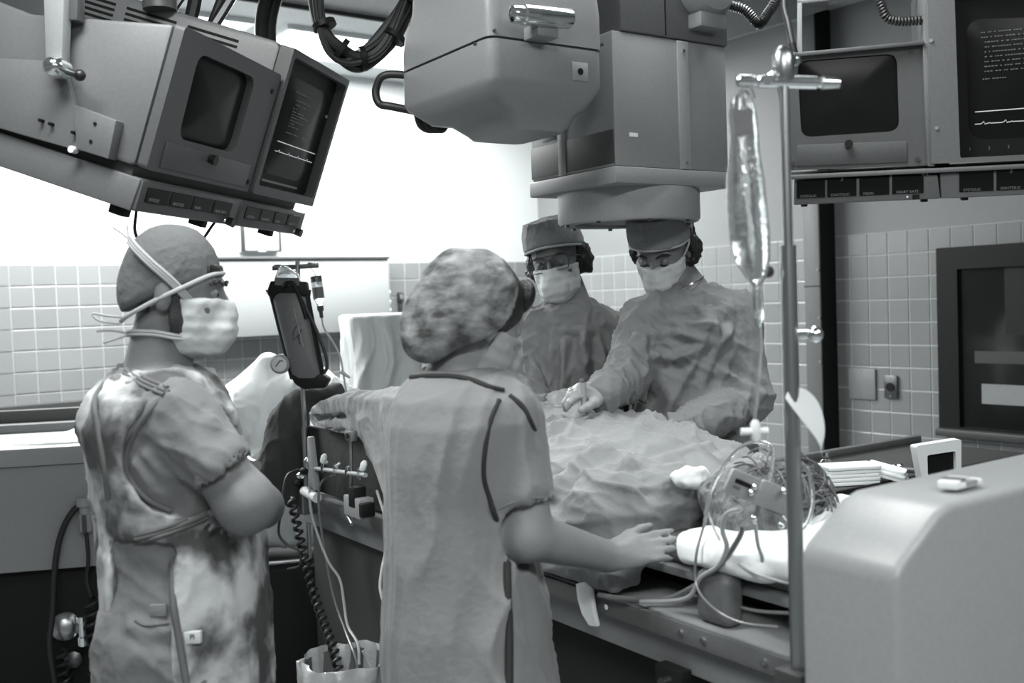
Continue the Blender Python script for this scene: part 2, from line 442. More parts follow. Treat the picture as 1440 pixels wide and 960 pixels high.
# frame above it
f0 = BACK.on(338, 318, .05); f1 = BACK.on(396, 354, .05)
fm = empty('wall_frame', BACK.p((f0[0] + f1[0]) / 2, f1[1], .03), 'white box with dark frame on the back wall above the film viewing box', 'frame')
MB().box(BACK, (f0[0], f1[0]), (f1[1], f0[1] + .1), (0, .04), .003).build('box', 'white_paint', fm)
MB().box(BACK, (f0[0], f0[0] + .022), (f1[1], f0[1] + .1), (.04, .055), .002).build('side_bar', 'casing_dark', fm)
MB().box(BACK, (f1[0] - .008, f1[0]), (f1[1], f0[1] + .1), (.04, .055), .002).build('side_bar', 'casing_dark', fm)
MB().box(BACK, (f0[0], f0[0] + .1), (f1[1], f1[1] + .009), (.04, .055), .002).build('bottom_bar', 'casing_dark', fm)
MB().box(BACK, (f1[0] - .09, f1[0]), (f1[1], f1[1] + .009), (.04, .055), .002).build('bottom_bar', 'casing_dark', fm)

# ================================================================== LEFT MONITOR BANK
tl = math.radians(20)
lw = V((.19, .98, 0)).normalized(); ld0 = V((.98, -.19, 0)).normalized()
ldv = ld0 * math.cos(tl) - ZUP * math.sin(tl); lup = ld0 * math.sin(tl) + ZUP * math.cos(tl)
LO = at(182, 296, 2.3)
LF = Fr(LO, lw, lup, ldv)                   # the front plane: x along the bank (away), y up, z out of the front
LS = Fr(LO, ldv, lup, -lw)                  # the near side plane: x towards the front, z to the viewer
lb = empty('monitor_bank', LO, 'tilted bank of two monitors with digit displays hanging over the capped man at left', 'monitor bank', 'ceiling hung monitor banks')
def screen_bulge(fr, pts, z, bulge):
    mb = MB(); bm = mb.bm
    cx = sum(p[0] for p in pts) / len(pts); cy = sum(p[1] for p in pts) / len(pts)
    rings = []
    for k, s in enumerate((1, .8, .55, .3)):
        rings.append([bm.verts.new(fr.p(cx + (a - cx) * s, cy + (b - cy) * s, z + bulge * (1 - s * s))) for a, b in pts])
    c = bm.verts.new(fr.p(cx, cy, z + bulge))
    n = len(pts); fs = []
    for i in range(3):
        for k in range(n): fs.append(bm.faces.new((rings[i][k], rings[i][(k + 1) % n], rings[i + 1][(k + 1) % n], rings[i + 1][k])))
    for k in range(n): fs.append(bm.faces.new((rings[3][k], rings[3][(k + 1) % n], c)))
    for f in fs:
        f.normal_update()
        if f.normal.dot(fr.z) < 0: f.normal_flip()
    return mb
def displays(parent, fr, quads, words, size, z=0.0):
    """dark digit windows with their captions"""
    for q, wd in zip(quads, words):
        w_ = MB().prism(fr, q, z, z + .003, .001, 1).build('digit_window', 'screen', parent)
        xs = [p[0] for p in q]; ys = [p[1] for p in q]
        lf = Fr(fr.p(min(xs) + .012, min(ys) + .004 + (ys[1] - ys[0]) * .3, z + .0034), fr.x + fr.y * ((q[1][1] - q[0][1]) / (q[1][0] - q[0][0])), fr.y, fr.z)
        text_mesh('caption', wd, lf, size, 'screen_dim', w_)
WORDS = ['SYSTOLIC', 'DIASTOLIC', 'MEAN', 'HEART RATE']
# base with digit displays (side view traced on the near side plane)
b_len = LF.on(418, 334)[0]
s_bot = LS.on(40, 246)[0] - .35
bh = LF.on(192, 250)[1]
MB().prism(LS, [(s_bot, 0), (0, 0), (.006, bh), (s_bot, bh)], -b_len, 0, .004).build('base', 'monitor_casing', lb)
bmid = LF.on(322, 318)[0]
for (x0, x1, nq, nm) in ((.012, bmid, 4, 0), (bmid + .03, b_len - .012, 4, 1)):
    mp_ = MB().box(LF, (x0 - .006, x1), (.004, bh - .002), (.0, .010), .003).build('display_panel', 'monitor_bezel', lb)
    step = (x1 - x0 - .05) / nq
    displays(mp_, LF, [[(x0 + .018 + k * step, .026), (x0 + .018 + (k + 1) * step - .008, .026), (x0 + .018 + (k + 1) * step - .008, bh - .014), (x0 + .018 + k * step, bh - .014)] for k in range(nq)], WORDS, .0105, .010)
    MB().cyl(LF.p(x1 - .035, .012, .008), LF.p(x1 - .035, .012, .028), .011, .013).build('knob', 'knob', mp_)
    MB().ball(LF.p(x1 - .058, .013, .012), .005, 8).build('indicator', 'chrome', mp_)
for (s_, x_) in ((s_bot * .95, .03), (-.05, .03), (-.05, bmid - .09), (-.05, b_len - .14)):
    MB().box(LS, (s_ - .02, s_ + .02), (-.022, 0), (-x_ - .03, -x_), .003).build('foot', 'black', lb)
# gap strip
MB().prism(LS, [(s_bot + .05, bh), (-.03, bh), (-.028, bh + .022), (s_bot + .05, bh + .022)], -b_len + .02, -.02).build('base_plate', 'casing_dark', lb)
m1a = LF.on(285, 50); m1b = LF.on(396, 106)
H1 = m1a[1]; W1 = LF.on(366, 190)[0]
sd = LS.ons([(284, 49), (118, 24), (40, 18), (-110, -40), (-90, 165), (46, 198), (120, 222), (178, 240), (206, 236)])
sd = [(a, max(b, bh + .022)) for a, b in sd]
sd[0] = (-.02, H1 - .003); sd[-1] = (-.02, bh + .028); sd[-2] = (-.035, bh + .022)
y0m, y1m = bh + .022, H1
cs1 = MB().prism(LS, sd, -W1, -.004, .010).build('casing', 'monitor_casing', lb)
# front bezel of monitor 1
F1 = [(.0, bh + .024), (W1, bh + .024), (W1, H1), (.0, H1)]
scr = LF.ons([(246, 190), (325, 212), (355, 102), (272, 72)])
scr = [LF.on(244, 193), LF.on(324, 214), LF.on(354, 108), LF.on(274, 72)]
MB().ring(LF, rquad(F1, .012), rquad(scr, .035), -.012, .012).build('bezel', 'monitor_bezel', lb)
screen_bulge(LF, rquad([(a + (1 if i in (1, 2) else -1) * .004, b) for i, (a, b) in enumerate(scr)], .035), -.008, .012).build('screen', 'screen', lb)
fl = LF.ons([(226, 220), (318, 248), (331, 225), (236, 195)])
MB().prism(LF, [(.05, bh + .035), (W1 - .035, bh + .035), (W1 - .035, scr[0][1] - .012), (.05, scr[0][1] - .012)], .012, .016, .002).build('control_flap', 'monitor_bezel', lb)
kp = LF.on(288, 216)
MB().cyl(LF.p(kp[0], kp[1] - .008, .014), LF.p(kp[0], kp[1] - .008, .034), .010, .013).build('knob', 'knob', lb)
MB().cyl(LF.p(W1 - .03, H1 - .05, .010), LF.p(W1 - .03, H1 - .05, .014), .007, n=10).build('bolt', 'black', lb)
MB().cyl(LF.p(W1 - .02, bh + .05, .010), LF.p(W1 - .02, bh + .05, .014), .007, n=10).build('bolt', 'black', lb)
# monitor 2, deeper along the bank, taller
H2 = LF.on(389, 60)[1]; W2 = LF.on(457, 202)[0]
W2a = W1 + .012
sv = LS.on(140, -20, -W2a)
cs2 = MB().prism(LS, [(-.022, bh + .026), (-.022, H2), (-.04, H2 + .012), (-1.2, H2 + .012), (-1.2, bh + .022)], -W2, -W2a, .008).build('casing', 'monitor_casing', lb)
for k in range(3):
    for j in range(6):
        x = -.14 - .19 * k
        MB().box(LS, (x - .155, x), (H2 - .022 - j * .0155, H2 - .015 - j * .0155), (-W2a - .001, -W2a + .0015)).build('vent_slot', 'black', cs2)
hood = [(W2a, bh + .024), (W2, bh + .024), (W2, H2 + .008), (W2a, H2 + .008)]
inn = [(W2a + .02, bh + .05), (W2 - .016, bh + .05), (W2 - .016, H2 - .012), (W2a + .02, H2 - .012)]
MB().ring(LF, rquad(hood, .008), rquad(inn, .012), -.02, .02).build('hood', 'monitor_bezel', lb)
MB().box(LF, (W2a + .012, W2 - .008), (bh + .03, H2 - .004), (-.016, -.010)).build('screen_surround', 'black', lb)
s2 = [LF.on(357, 252), LF.on(410, 268), LF.on(444, 113), LF.on(398, 104)]
s2 = [(W2a + .07, bh + .085), (W2 - .05, bh + .085), (W2 - .05, H2 - .055), (W2a + .07, H2 - .055)]
sc2 = screen_bulge(LF, rquad(s2, .05), -.009, .016).build('screen', 'screen', lb)
def screen_marks(parent, fr, x0, x1, y0, y1, z, rows, trace_y, seed):
    """lines of small unreadable characters and two traces"""
    rd = random.Random(seed); mb = MB(); H = y1 - y0; W = x1 - x0
    for (ry, ra, rb) in rows:
        x = x0 + W * ra
        while x < x0 + W * rb:
            l = W * rd.uniform(.012, .03)
            mb.box(fr, (x, x + l), (y0 + H * ry, y0 + H * ry + H * .009), (z, z + .0005)); x += l + W * rd.choice((.010, .010, .03))
    mb.build('screen_text', 'screen_dim', parent, 0)
    t1 = MB(); yy = y0 + H * trace_y
    t1.box(fr, (x0 + .02 * W, x1 - .02 * W), (yy, yy + .0026), (z, z + .0005)); t1.build('trace', 'screen_mark', parent, 0)
    t2 = MB(); yy -= H * .115; pts = []
    for k in range(60):
        ph = k % 15; b = {5: .35, 6: 1.0, 7: -.3, 10: .3}.get(ph, rd.uniform(-.06, .06))
        pts.append((x0 + W * (.02 + .94 * k / 59), yy + b * H * .022))
    for (a, b) in zip(pts, pts[1:]): t2.prism(fr, [(a[0], a[1]), (b[0], b[1]), (b[0], b[1] + .0022), (a[0], a[1] + .0022)], z, z + .0005)
    t2.build('trace', 'screen_mark', parent, 0)
ROWS = [(.92, .1, .5), (.83, .18, .55), (.78, .18, .42)] + [(.73 - .035 * k, .16, .26 + .15 * ((k * 7) % 5) / 2) for k in range(7)] + [(.44, .14, .66)]
screen_marks(sc2, LF, s2[0][0] + .012, s2[1][0] - .012, s2[0][1] + .02, s2[2][1] - .02, .006, ROWS, .31, 3)
MB().box(LF, (W2a + .09, W2 - .09), (bh + .062, bh + .068), (-.009, -.0085)).build('scale_marks', 'screen_dim', sc2)
MB().cyl(LF.p(W2 - .03, bh + .3, -.01), LF.p(W2 - .03, bh + .3, -.006), .005, n=8).build('bolt', 'casing_light', lb)
# mounting arm, plates, handle on the near side
pl = LS.ons([(115, 150), (174, 172), (163, 226), (118, 212)])
MB().prism(LS, pl, -.002, .03, .003).build('bracket_plate', 'monitor_casing', lb)
pl = LS.ons([(-100, 80), (92, 88), (112, 150), (118, 214), (40, 192), (-100, 150)])
MB().prism(LS, pl, -.002, .018, .003).build('side_plate', 'monitor_casing', lb)
pl = LS.ons([(76, -60), (104, -60), (96, 95), (112, 150), (118, 214), (102, 205), (78, 105)], .03)
MB().prism(LS, LS.ons([(70, -70), (104, -70), (98, 100), (76, 100)], .02), .018, .05, .004).build('yoke_arm', 'casing_light', lb)
MB().prism(LS, LS.ons([(104, -70), (114, -70), (112, 30), (98, 30)], .02), .0, .03, .004).build('yoke_edge', 'monitor_bezel', lb)
hp = LS.on(82, 96, .05)
MB().lathe(LS.p(*hp, .03), LS.z, [(.022, 0), (.024, .03), (.018, .05), (.010, .056)], 18).build('pivot_bolt', 'chrome', lb)
h1 = LS.on(113, 106, .06)
MB().cyl(LS.p(*hp, .045), LS.p(*h1, .06), .008, n=10).build('clamp_lever', 'steel_dark', lb)
MB().ball(LS.p(*h1, .062), .013, 10).build('lever_knob', 'knob', lb)
for (x, y) in ((56, 169), (70, 174), (102, 186), (134, 174), (128, 199)):
    q = LS.on(x, y, .03); MB().cyl(LS.p(*q, .015), LS.p(*q, .0325), .004, n=8).build('screw', 'black', lb)
q = LS.on(101, 210, .03); MB().cyl(LS.p(*q, .015), LS.p(*q, .034), .008, n=10).build('screw', 'white_paint', lb)
# suspension of the bank
ctr = LS.p(-.38, H2, -W1)
MB().tube([V((ctr.x, ctr.y, CEIL)), ctr], .045, 16).build('ceiling_stem', 'monitor_bezel', lb)
# cables on its top
for k, (x, y) in enumerate(((375, 52), (383, 50))):
    a = LS.on(x, y, -W2 + .1); a = LS.p(a[0], min(a[1], H2 + .02), -W2 + .12 - .03 * k)
    pts = spline([a, a + V((.0, .05, .12)), a + V((.05, .12, .34)), V((a.x + .02, a.y + .3, CEIL))], 8)
    MB().tube(pts, .019, 10).build('cable', 'black_rubber', lb)
for k in range(7):
    a = LS.p(-.55 + .045 * k, H2 + .012, -W2a - .1 - .03 * (k % 3))
    b = V((a.x + .25 + .05 * k, a.y + .2, CEIL)); r = (.014, .010, .018, .012, .02, .012, .016)[k]
    MB().tube(spline([a, a.lerp(b, .35) + V((-.08 + .04 * (k % 4), 0, .10)), a.lerp(b, .7) + V((.05 * (k % 3), 0, .0)), b], 8), r, 8).build('cable', 'black_rubber' if k % 3 else 'steel_dark', lb)
a = LS.p(-.66, H1 * .95, .05)
MB().tube(spline([a, a + V((-.02, 0, .12)), a + V((.06, .02, .3)), V((a.x + .1, a.y + .1, CEIL))], 8), .022, 10).build('cable', 'black_rubber', lb)
MB().tube(spline([LF.p(.06, 0, -.02), LF.p(.09, -.06, -.02), LF.p(.20, -.105, -.01), LF.p(.34, -.09, -.01), LF.p(.42, 0, -.01)], 8), .004, 6).build('thin_wire', 'black', lb)

# ================================================================== RIGHT MONITOR BANK
re = V((.965, -.26, 0)).normalized(); rn = V((-.26, -.965, 0)).normalized(); tr = math.radians(8)
rnt = rn * math.cos(tr) - ZUP * math.sin(tr); rup = rn * math.sin(tr) + ZUP * math.cos(tr)
RO = at(1110, 240, 3.35)
RF = Fr(RO, re, rup, rnt)
rb = empty('monitor_bank', RO, 'bank of two monitors with digit displays hanging behind the drip stand at right', 'monitor bank', 'ceiling hung monitor banks')
o1 = RF.ons([(1110, 240), (1306, 232), (1298, 59), (1086, 78)])
i1_ = RF.ons([(1127, 193), (1265, 184), (1261, 75), (1121, 86)])
MB().ring(RF, rquad(o1, .006), rquad(i1_, .032), -.02, .0).build('bezel', 'monitor_bezel', rb)
MB().prism(RF, o1, -.36, -.012, .006, pts2=None).build('casing', 'monitor_casing', rb)
MB().box(RF, (o1[3][0] - .004, o1[2][0] + .012), (o1[3][1] - .004, o1[3][1] + .010), (-.05, .035), .004).build('hood_lip', 'monitor_casing', rb) if False else None
screen_bulge(RF, rquad(i1_, .032), -.011, .010).build('screen', 'screen', rb)
MB().prism(RF, RF.ons([(1120, 234), (1276, 228), (1275, 198), (1121, 204)]), .0, .004, .002).build('control_flap', 'monitor_bezel', rb)
MB().prism(RF, RF.ons([(1296, 60), (1306, 58), (1314, 234), (1304, 234)]), -.3, .02, .004).build('side_cheek', 'monitor_casing', rb)
MB().prism(RF, RF.ons([(1085, 78), (1298, 58), (1298, 64), (1086, 84)]), -.02, .03, .003).build('hood_lip', 'monitor_bezel', rb)
q = RF.on(1193, 202)
MB().cyl(RF.p(*q, .0), RF.p(*q, .022), .011, .013).build('knob', 'knob', rb)
for (x, y) in ((1100, 92), (1281, 72), (1115, 230), (1290, 224)):
    q = RF.on(x, y); MB().cyl(RF.p(*q, .0), RF.p(*q, .004), .008, n=10).build('bolt', 'casing_dark', rb)
# second monitor
o2 = RF.ons([(1308, 230), (1560, 220), (1560, -40), (1302, -22)])
MB().prism(RF, o2, -.40, -.03, .006).build('casing', 'monitor_casing', rb)
i2 = RF.ons([(1348, 222), (1520, 214), (1520, -15), (1340, -8)])
MB().ring(RF, rquad(o2, .006), rquad(i2, .008), -.03, .03).build('hood', 'monitor_casing', rb)
MB().prism(RF, i2, -.03, -.022).build('screen_surround', 'black', rb)
s2r = RF.ons([(1364, 196), (1505, 190), (1502, 22), (1360, 26)])
sc3 = screen_bulge(RF, rquad(s2r, .05), -.021, .012).build('screen', 'screen', rb)
screen_marks(sc3, RF, s2r[0][0] + .01, s2r[1][0] - .01, s2r[0][1] + .01, s2r[2][1] - .01, -.008, [(.95 - .045 * k, .08, .55 + .1 * (k % 4)) for k in range(2)] + [(.86 - .045 * k, .12, .6 + .12 * ((k * 3) % 4)) for k in range(7)] + [(.52, .1, .35)], .22, 8)
for k, s_ in enumerate('123456'): text_mesh('scale_digit', s_, Fr(RF.p(s2r[0][0] + .0 + .055 * k, s2r[0][1] - .035, -.0215), RF.x, RF.y, RF.z), .014, 'screen_dim', sc3)
for (x, y) in ((1309, 57), (1317, 180)):
    q = RF.on(x, y, .03); MB().cyl(RF.p(*q, .03), RF.p(*q, .034), .006, n=8).build('bolt', 'casing_light', rb)
# shelf and display units
MB().prism(RF, RF.ons([(1112, 246), (1560, 224), (1560, 231), (1112, 252)]), -.36, .035, .003).build('shelf', 'monitor_casing', rb)
MB().prism(RF, RF.ons([(1116, 288), (1322, 279), (1318, 245), (1116, 254)]), -.30, .012, .004).build('display_unit', 'monitor_casing', rb)
MB().prism(RF, RF.ons([(1323, 279), (1560, 268), (1560, 232), (1321, 243)]), -.30, .012, .004).build('display_unit', 'monitor_casing', rb)
def px_quads(xs, yb, yt, sl):
    return [RF.ons([(a, yb - (a - xs[0][0]) * sl), (b, yb - (b - xs[0][0]) * sl), (b, yt - (b - xs[0][0]) * sl), (a, yt - (a - xs[0][0]) * sl)]) for a, b in xs]
displays(rb, RF, px_quads([(1120, 1160), (1163, 1204), (1208, 1250), (1254, 1298)], 279, 254, .045), WORDS, .0115, .012)
displays(rb, RF, px_quads([(1348, 1396), (1400, 1446), (1450, 1496), (1500, 1546)], 270, 242, .045), WORDS, .0115, .012)
for (x, y) in ((1163, 269), (1231, 266), (1276, 263), (1399, 258)):
    q = RF.on(x, y - 12, .012); text_mesh('digit', '3' if x != 1276 else '+3', Fr(RF.p(q[0] + .04, q[1] + .004, .0155), RF.x, RF.y, RF.z), .02, 'screen_dim', rb)
q = RF.on(1276, 277, .012); MB().ball(RF.p(*q, .014), .004, 8).build('indicator', 'white_paint', rb)
q = RF.on(1288, 277, .012); MB().box(RF.at(*q), (-.01, .01), (-.008, .008), (.012, .016)).build('switch', 'black', rb)
for x in (1131, 1300, 1357):
    q = RF.on(x, 288 - (x - 1131) * .04, .0); MB().box(RF.at(*q), (-.01, .01), (-.006, .006), (-.03, 0), .002).build('foot', 'black', rb)
# hanging frame
MB().prism(RF, RF.ons([(1121, 80), (1128, 80), (1128, -160), (1121, -160)], -.2), -.22, -.19, .003).build('frame_post', 'casing_light', rb)
MB().prism(RF, RF.ons([(1121, 6), (1330, -16), (1330, -22), (1121, 0)], -.2), -.22, -.19, .003).build('frame_bar', 'monitor_casing', rb)
pp = RF.p(RF.on(1330, 0)[0], 0, -.2)
MB().tube([V((pp.x, pp.y, 1.9)), V((pp.x, pp.y, CEIL))], .04, 14).build('ceiling_stem', 'monitor_bezel', rb)
a = RF.p(*RF.on(1117, 76, -.15), -.15)
MB().tube(spline([a, a + V((-.012, .02, .10)), a + V((-.015, .05, .2)), a + V((.06, .1, .38)), V((a.x + .1, a.y + .12, CEIL))], 8), .0115, 10).build('cable', 'black_rubber', rb)
MB().tube([a + V((0, 0, -.01)), a + V((-.006, .006, .035))], .014, 10).build('cable_plug', 'black', rb)
c = [RF.p(*RF.on(x, y, -.1), -.1) for x, y in ((1238, -40), (1236, -8), (1245, 22), (1258, 29), (1275, 30), (1300, 28))]
MB().tube(coil(spline(c, 6), .011, 26, 9), .0045, 6).build('coiled_cord', 'black_rubber', rb)
# ================================================================== SUSPENDED X-RAY UNIT
TA = math.radians(34)
T = V((-math.sin(TA), math.cos(TA), 0)); N = V((math.cos(TA), math.sin(TA), 0))
XO = at(866, 240, 2.6)
XL = Fr(XO, -T, ZUP, -N)      # left face: x towards the corner edge (negative = away along the table)
XR = Fr(XO, N, ZUP, -T)       # right face
xu = empty('image_intensifier', XO, 'large grey box shaped imaging unit with round bottom hanging above the patient', 'medical imaging unit')
lL = -XL.on(748, 262)[0]; lR = XR.on(1026, 258)[0]
zt = XL.on(866, 40)[1] if False else XR.on(854, 40)[1]
XP = Fr(XO, T, N, ZUP)
MB().box(XP, (0, lL), (0, lR), (.012, zt), .008).build('housing', 'casing', xu)
MB().box(XP, (-.006, lL + .004), (-.006, lR + .006), (-.030, .012), .004).build('bottom_plate', 'casing', xu)
MB().box(XP, (.004, lL - .002), (-.0015, .004), (.02, .105), .001).build('dark_band', 'band', xu)
MB().box(XP, (lL * .56, lL * .64), (-.004, .004), (.013, .27), .001).build('cover_strip', 'casing', xu)
MB().box(XP, (lL * .68, lL * .84), (-.003, .004), (.115, .165), .001).build('rating_label', 'casing_light', xu)
s0 = XR.on(955, 200)[0]; s1 = XR.on(970, 200)[0]
MB().box(XP, (-.005, .004), (s0, s1), (.013, zt - .004), .001).build('cover_strip', 'casing_light', xu)
for zz in (.03, zt - .03):
    MB().cyl(XP.p(-.004, (s0 + s1) / 2, zz), XP.p(-.008, (s0 + s1) / 2, zz), .005, n=10).build('screw', 'chrome', xu)
q = XR.on(888, 190); MB().box(XP, (-.002, .002), (q[0] - .008, q[0] + .02), (q[1] - .004, q[1] + .006)).build('tape_scrap', 'white_paint', xu)
cc = XP.p(lL * .52, lR * .50, 0)
MB().lathe(cc + V((0, 0, -.115)), ZUP, [(.150, .012), (.152, .0), (.190, 0), (.196, .008), (.196, .085)], 48).build('input_ring', 'casing_light', xu)
MB().lathe(cc + V((0, 0, -.108)), ZUP, [(.150, 0), (.150, .006)], 40).build('input_window', 'casing_dark', xu)
for k in range(8):
    a = k * math.pi / 4 + .2; p = cc + V((math.cos(a) * .176, math.sin(a) * .176, -.115))
    MB().cyl(p, p + V((0, 0, -.006)), .006, n=8).build('bolt', 'steel_dark', xu)
MB().box(XP, (-.004, lL * .9), (.03, lR + .004), (zt, CEIL - XO.z - .30), .006).build('carriage_block', 'casing_mid', xu)
MB().box(XP, (-.0055, .004), (lR * .44, lR * .448), (zt + .004, CEIL - XO.z - .31)).build('joint', 'black', xu)
pc = XR.on(985, 0); pc = XP.p(-.02, pc[0], pc[1] + .03)
MB().lathe(pc + T * .06, -T, [(.02, 0), (.08, 0), (.085, .02), (.085, .08), (.07, .10), (.03, .105)], 28).build('tilt_drum', 'casing', xu)
MB().box(Fr(pc, N, ZUP, -T), (-.05, .045), (-.115, -.075), (-.03, .03), .005).build('drum_bracket', 'casing', xu)
MB().box(XP, (.1, lL * .8), (.1, lR - .08), (CEIL - XO.z - .31, CEIL - XO.z)).build('ceiling_trolley', 'casing_mid', xu)
# camera head in front of it
HO = at(688, 50, 2.35)
hd = empty('cine_camera_head', HO, 'rounded grey two part camera housing with chrome handle beside the hanging imaging unit', 'camera housing')
HP = Fr(HO, T, N, ZUP)
HL = Fr(HO, -T, ZUP, -N); HR = Fr(HO, N, ZUP, -T)
hl = -HL.on(563, 113)[0]; hr = HR.on(850, 69)[0]
def loft(fr, secs, n=5):
    """closed loft through rounded rectangles (x0, x1, y0, y1, z, r)"""
    mb = MB(); bm = mb.bm; rings = []
    for x0, x1, y0, y1, z, r in secs:
        rings.append([bm.verts.new(fr.p(a, b, z)) for a, b in rquad([(x0, y0), (x1, y0), (x1, y1), (x0, y1)], r, n)])
    m = len(rings[0]); fs = [bm.faces.new(rings[0]), bm.faces.new(rings[-1])]
    for A, B in zip(rings, rings[1:]):
        for i in range(m): fs.append(bm.faces.new((A[i], A[(i + 1) % m], B[(i + 1) % m], B[i])))
    bmesh.ops.recalc_face_normals(bm, faces=fs)
    return mb
loft(HP, [(0.012, hl - .06, .012, hr, .30, .04), (0.004, hl - .045, .004, hr, .13, .035), (0, hl - .015, 0, hr, .09, .03), (0, hl - .002, 0, hr, .05, .03), (0, hl, 0, hr, .003, .03)]).build('upper_shell', 'casing', hd)
loft(HP, [(.006, hl - .006, .006, hr - .004, .003, .03), (.006, hl - .006, .006, hr - .004, -.004, .03)]).build('seam', 'casing_dark', hd)
zb = 1.962 - HO.z
loft(HP, [(0, hl, 0, hr - .004, -.003, .03), (0, hl + .002, 0, hr - .004, -.085, .03), (.006, hl - .006, .006, hr - .008, -.100, .03), (.03, hl - .05, .045, hr - .03, -.140, .035), (.045, hl - .10, .075, hr - .045, -.150, .035), (.06, hl - .14, .10, hr - .06, zb + .012, .03), (.07, hl - .15, .11, hr - .07, zb, .03)]).build('lower_shell', 'casing', hd)
h0 = HR.on(716, 20, .05); h1 = HR.on(800, 27, .05)
A0, A1 = HR.p(h0[0], h0[1], .055), HR.p(h1[0], h1[1] - .0, .055)
ax = (A1 - A0).normalized(); Lh = (A1 - A0).length
MB().lathe(A0, ax, [(.008, 0), (.018, .004), (.020, .012), (.0205, .03), (.024, .034), (.024, Lh - .006), (.020, Lh)], 24).build('handle', 'chrome', hd)
MB().box(Fr(A0 + ax * Lh * .62, N, ZUP, -T), (-.03, .03), (-.045, -.015), (-.06, .0), .004).build('handle_bracket', 'casing', hd)
q = HR.on(815, 101)
pl = MB().box(HR.at(*q), (-.024, .024), (-.022, .022), (-.006, .003), .001).build('port_plate', 'casing_light', hd)
MB().cyl(HR.p(q[0], q[1], .002), HR.p(q[0], q[1], .005), .008).build('port', 'black', pl)
for (x, y) in ((668, 62), (695, 43), (771, 53), (846, 63)):
    q = HR.on(x, y); MB().cyl(HR.p(q[0], q[1], -.002), HR.p(q[0], q[1], .003), .004, n=8).build('screw', 'steel_dark', hd)
e = HP.p(hl, .05, 0)
lp = [e + V((.04, .02, -.005)), at(545, 105, e.y + .02), at(529, 124, e.y + .03), at(533, 145, e.y + .03), at(552, 150, e.y + .02), e + V((.05, .03, -.10))]
MB().tube(spline(lp, 8), .0105, 10).build('cable_loop', 'black_rubber', hd)
for k in range(3):
    a = at(586 + 9 * k, 160, 2.78); MB().tube(spline([a, at(592 + 9 * k, 177, 2.79), at(607 + 7 * k, 183, 2.80), at(622 + 3 * k, 174, 2.80), at(626 + 3 * k, 155, 2.8)], 6), .009, 8).build('cable', 'black_rubber', hd)
MB().tube(spline([at(722, 186, 2.62), at(735, 189, 2.62), at(745, 184, 2.63)], 5), .004, 6).build('cable', 'black_rubber', hd)
MB().box(HP, (.1, hl * .75), (.1, hr + .06), (.28, CEIL - HO.z - .02), .01).build('mount_post', 'casing_mid', hd)
# hanging cable loop
lp_y = 3.0
path = [at(430, -110, lp_y), at(438, -30, lp_y), at(446, 22, lp_y), at(466, 60, lp_y), at(500, 80, lp_y + .02), at(535, 66, lp_y + .04), at(562, 28, lp_y + .06), at(583, -30, lp_y + .08), at(596, -110, lp_y + .1)]
P0 = spline(path, 8); P0 = [V((p.x, p.y, min(p.z, CEIL))) for p in P0]
cb = empty('cable_bundle', P0[0], 'thick bundle of dark cables hanging in a loop from the ceiling', 'cables')
for k, (dx, dy, dz, r) in enumerate(((0, 0, 0, .017), (.022, .01, .012, .015), (-.004, .03, -.02, .013), (.03, -.01, -.012, .010), (.012, -.02, -.03, .008))):
    n_ = len(P0)
    MB().tube([p + V((dx * math.cos(i * .08), dy, dz * math.sin(math.pi * i / n_) + .008 * math.sin(i * .3 + k))) for i, p in enumerate(P0)], r, 8).build('cable', 'black_rubber' if k != 1 else 'casing_dark', cb)
for i in (18, 26, 33, 44, 52):
    MB().tube([P0[i] + V((.012, 0, -.006)) - (P0[i + 1] - P0[i]).normalized() * .008, P0[i] + V((.012, 0, -.006)) + (P0[i + 1] - P0[i]).normalized() * .008], .036, 12).build('cable_tie', 'black', cb)
for k, (a, b) in enumerate((((474, 83), (490, 93)), ((489, 93), (502, 84)))):
    MB().tube([at(*a, lp_y), at(*b, lp_y)], .0018, 5).build('wire_end', 'black', cb)
# ribbed hose at the right
hp_ = spline([at(1005, -2, 2.9), at(1022, 6, 2.9), at(1046, 14, 2.9), at(1062, 30, 2.9), at(1070, 34, 2.9), at(1079, 20, 2.9), at(1091, -2, 2.9), at(1100, -60, 2.9), at(1103, -120, 2.9)], 14)
hp_ = [V((p.x, p.y, min(p.z, CEIL))) for p in hp_]
o = MB().tube(hp_, [.016 if i % 2 else .0125 for i in range(len(hp_))], 10).build('ribbed_hose', 'steel_dark')
tag(o, 'ribbed grey hose sagging from the ceiling right of the imaging unit', 'hose')

# ================================================================== PATIENT TABLE
TOA = V((0.18, 2.156, 0))
TB = Fr(TOA, T, N, ZUP)
tz = .93
tb = empty('patient_table', TB.p(.6, .3, 0), 'long grey catheter table with side rail carrying the draped patient', 'table')
MB().box(TB, (-.66, 1.72), (0.0, .52), (tz - .05, tz), .006).build('frame_top', 'casing_light', tb)
MB().box(TB, (-.66, 1.72), (-.012, .0), (tz - .042, tz - .004), .002).build('side_rail', 'casing_mid', tb)
MB().box(TB, (-.66, 1.72), (.02, .50), (tz - .115, tz - .05), .004).build('under_beam', 'casing', tb)
for t_ in (-.02, -.24, -.30, -.45, .9, 1.2): MB().cyl(TB.p(t_, -.012, tz - .022), TB.p(t_, -.017, tz - .022), .006, n=10).build('bolt', 'chrome', tb)
MB().box(TB, (-.62, 1.66), (.06, .50), (tz + .055, tz + .075), .006).build('cradle_top', 'casing', tb)
MB().box(TB, (-.60, 1.64), (.16, .42), (tz, tz + .056), .004).build('cradle_support', 'black', tb)
MB().box(TB, (.75, 1.70), (.05, .50), (0, tz - .115), .02).build('pedestal', 'casing_dark', tb)
MB().box(TB, (-.55, .80), (.10, .50), (.02, tz - .13), .02).build('lower_housing', 'dark_paint', tb)
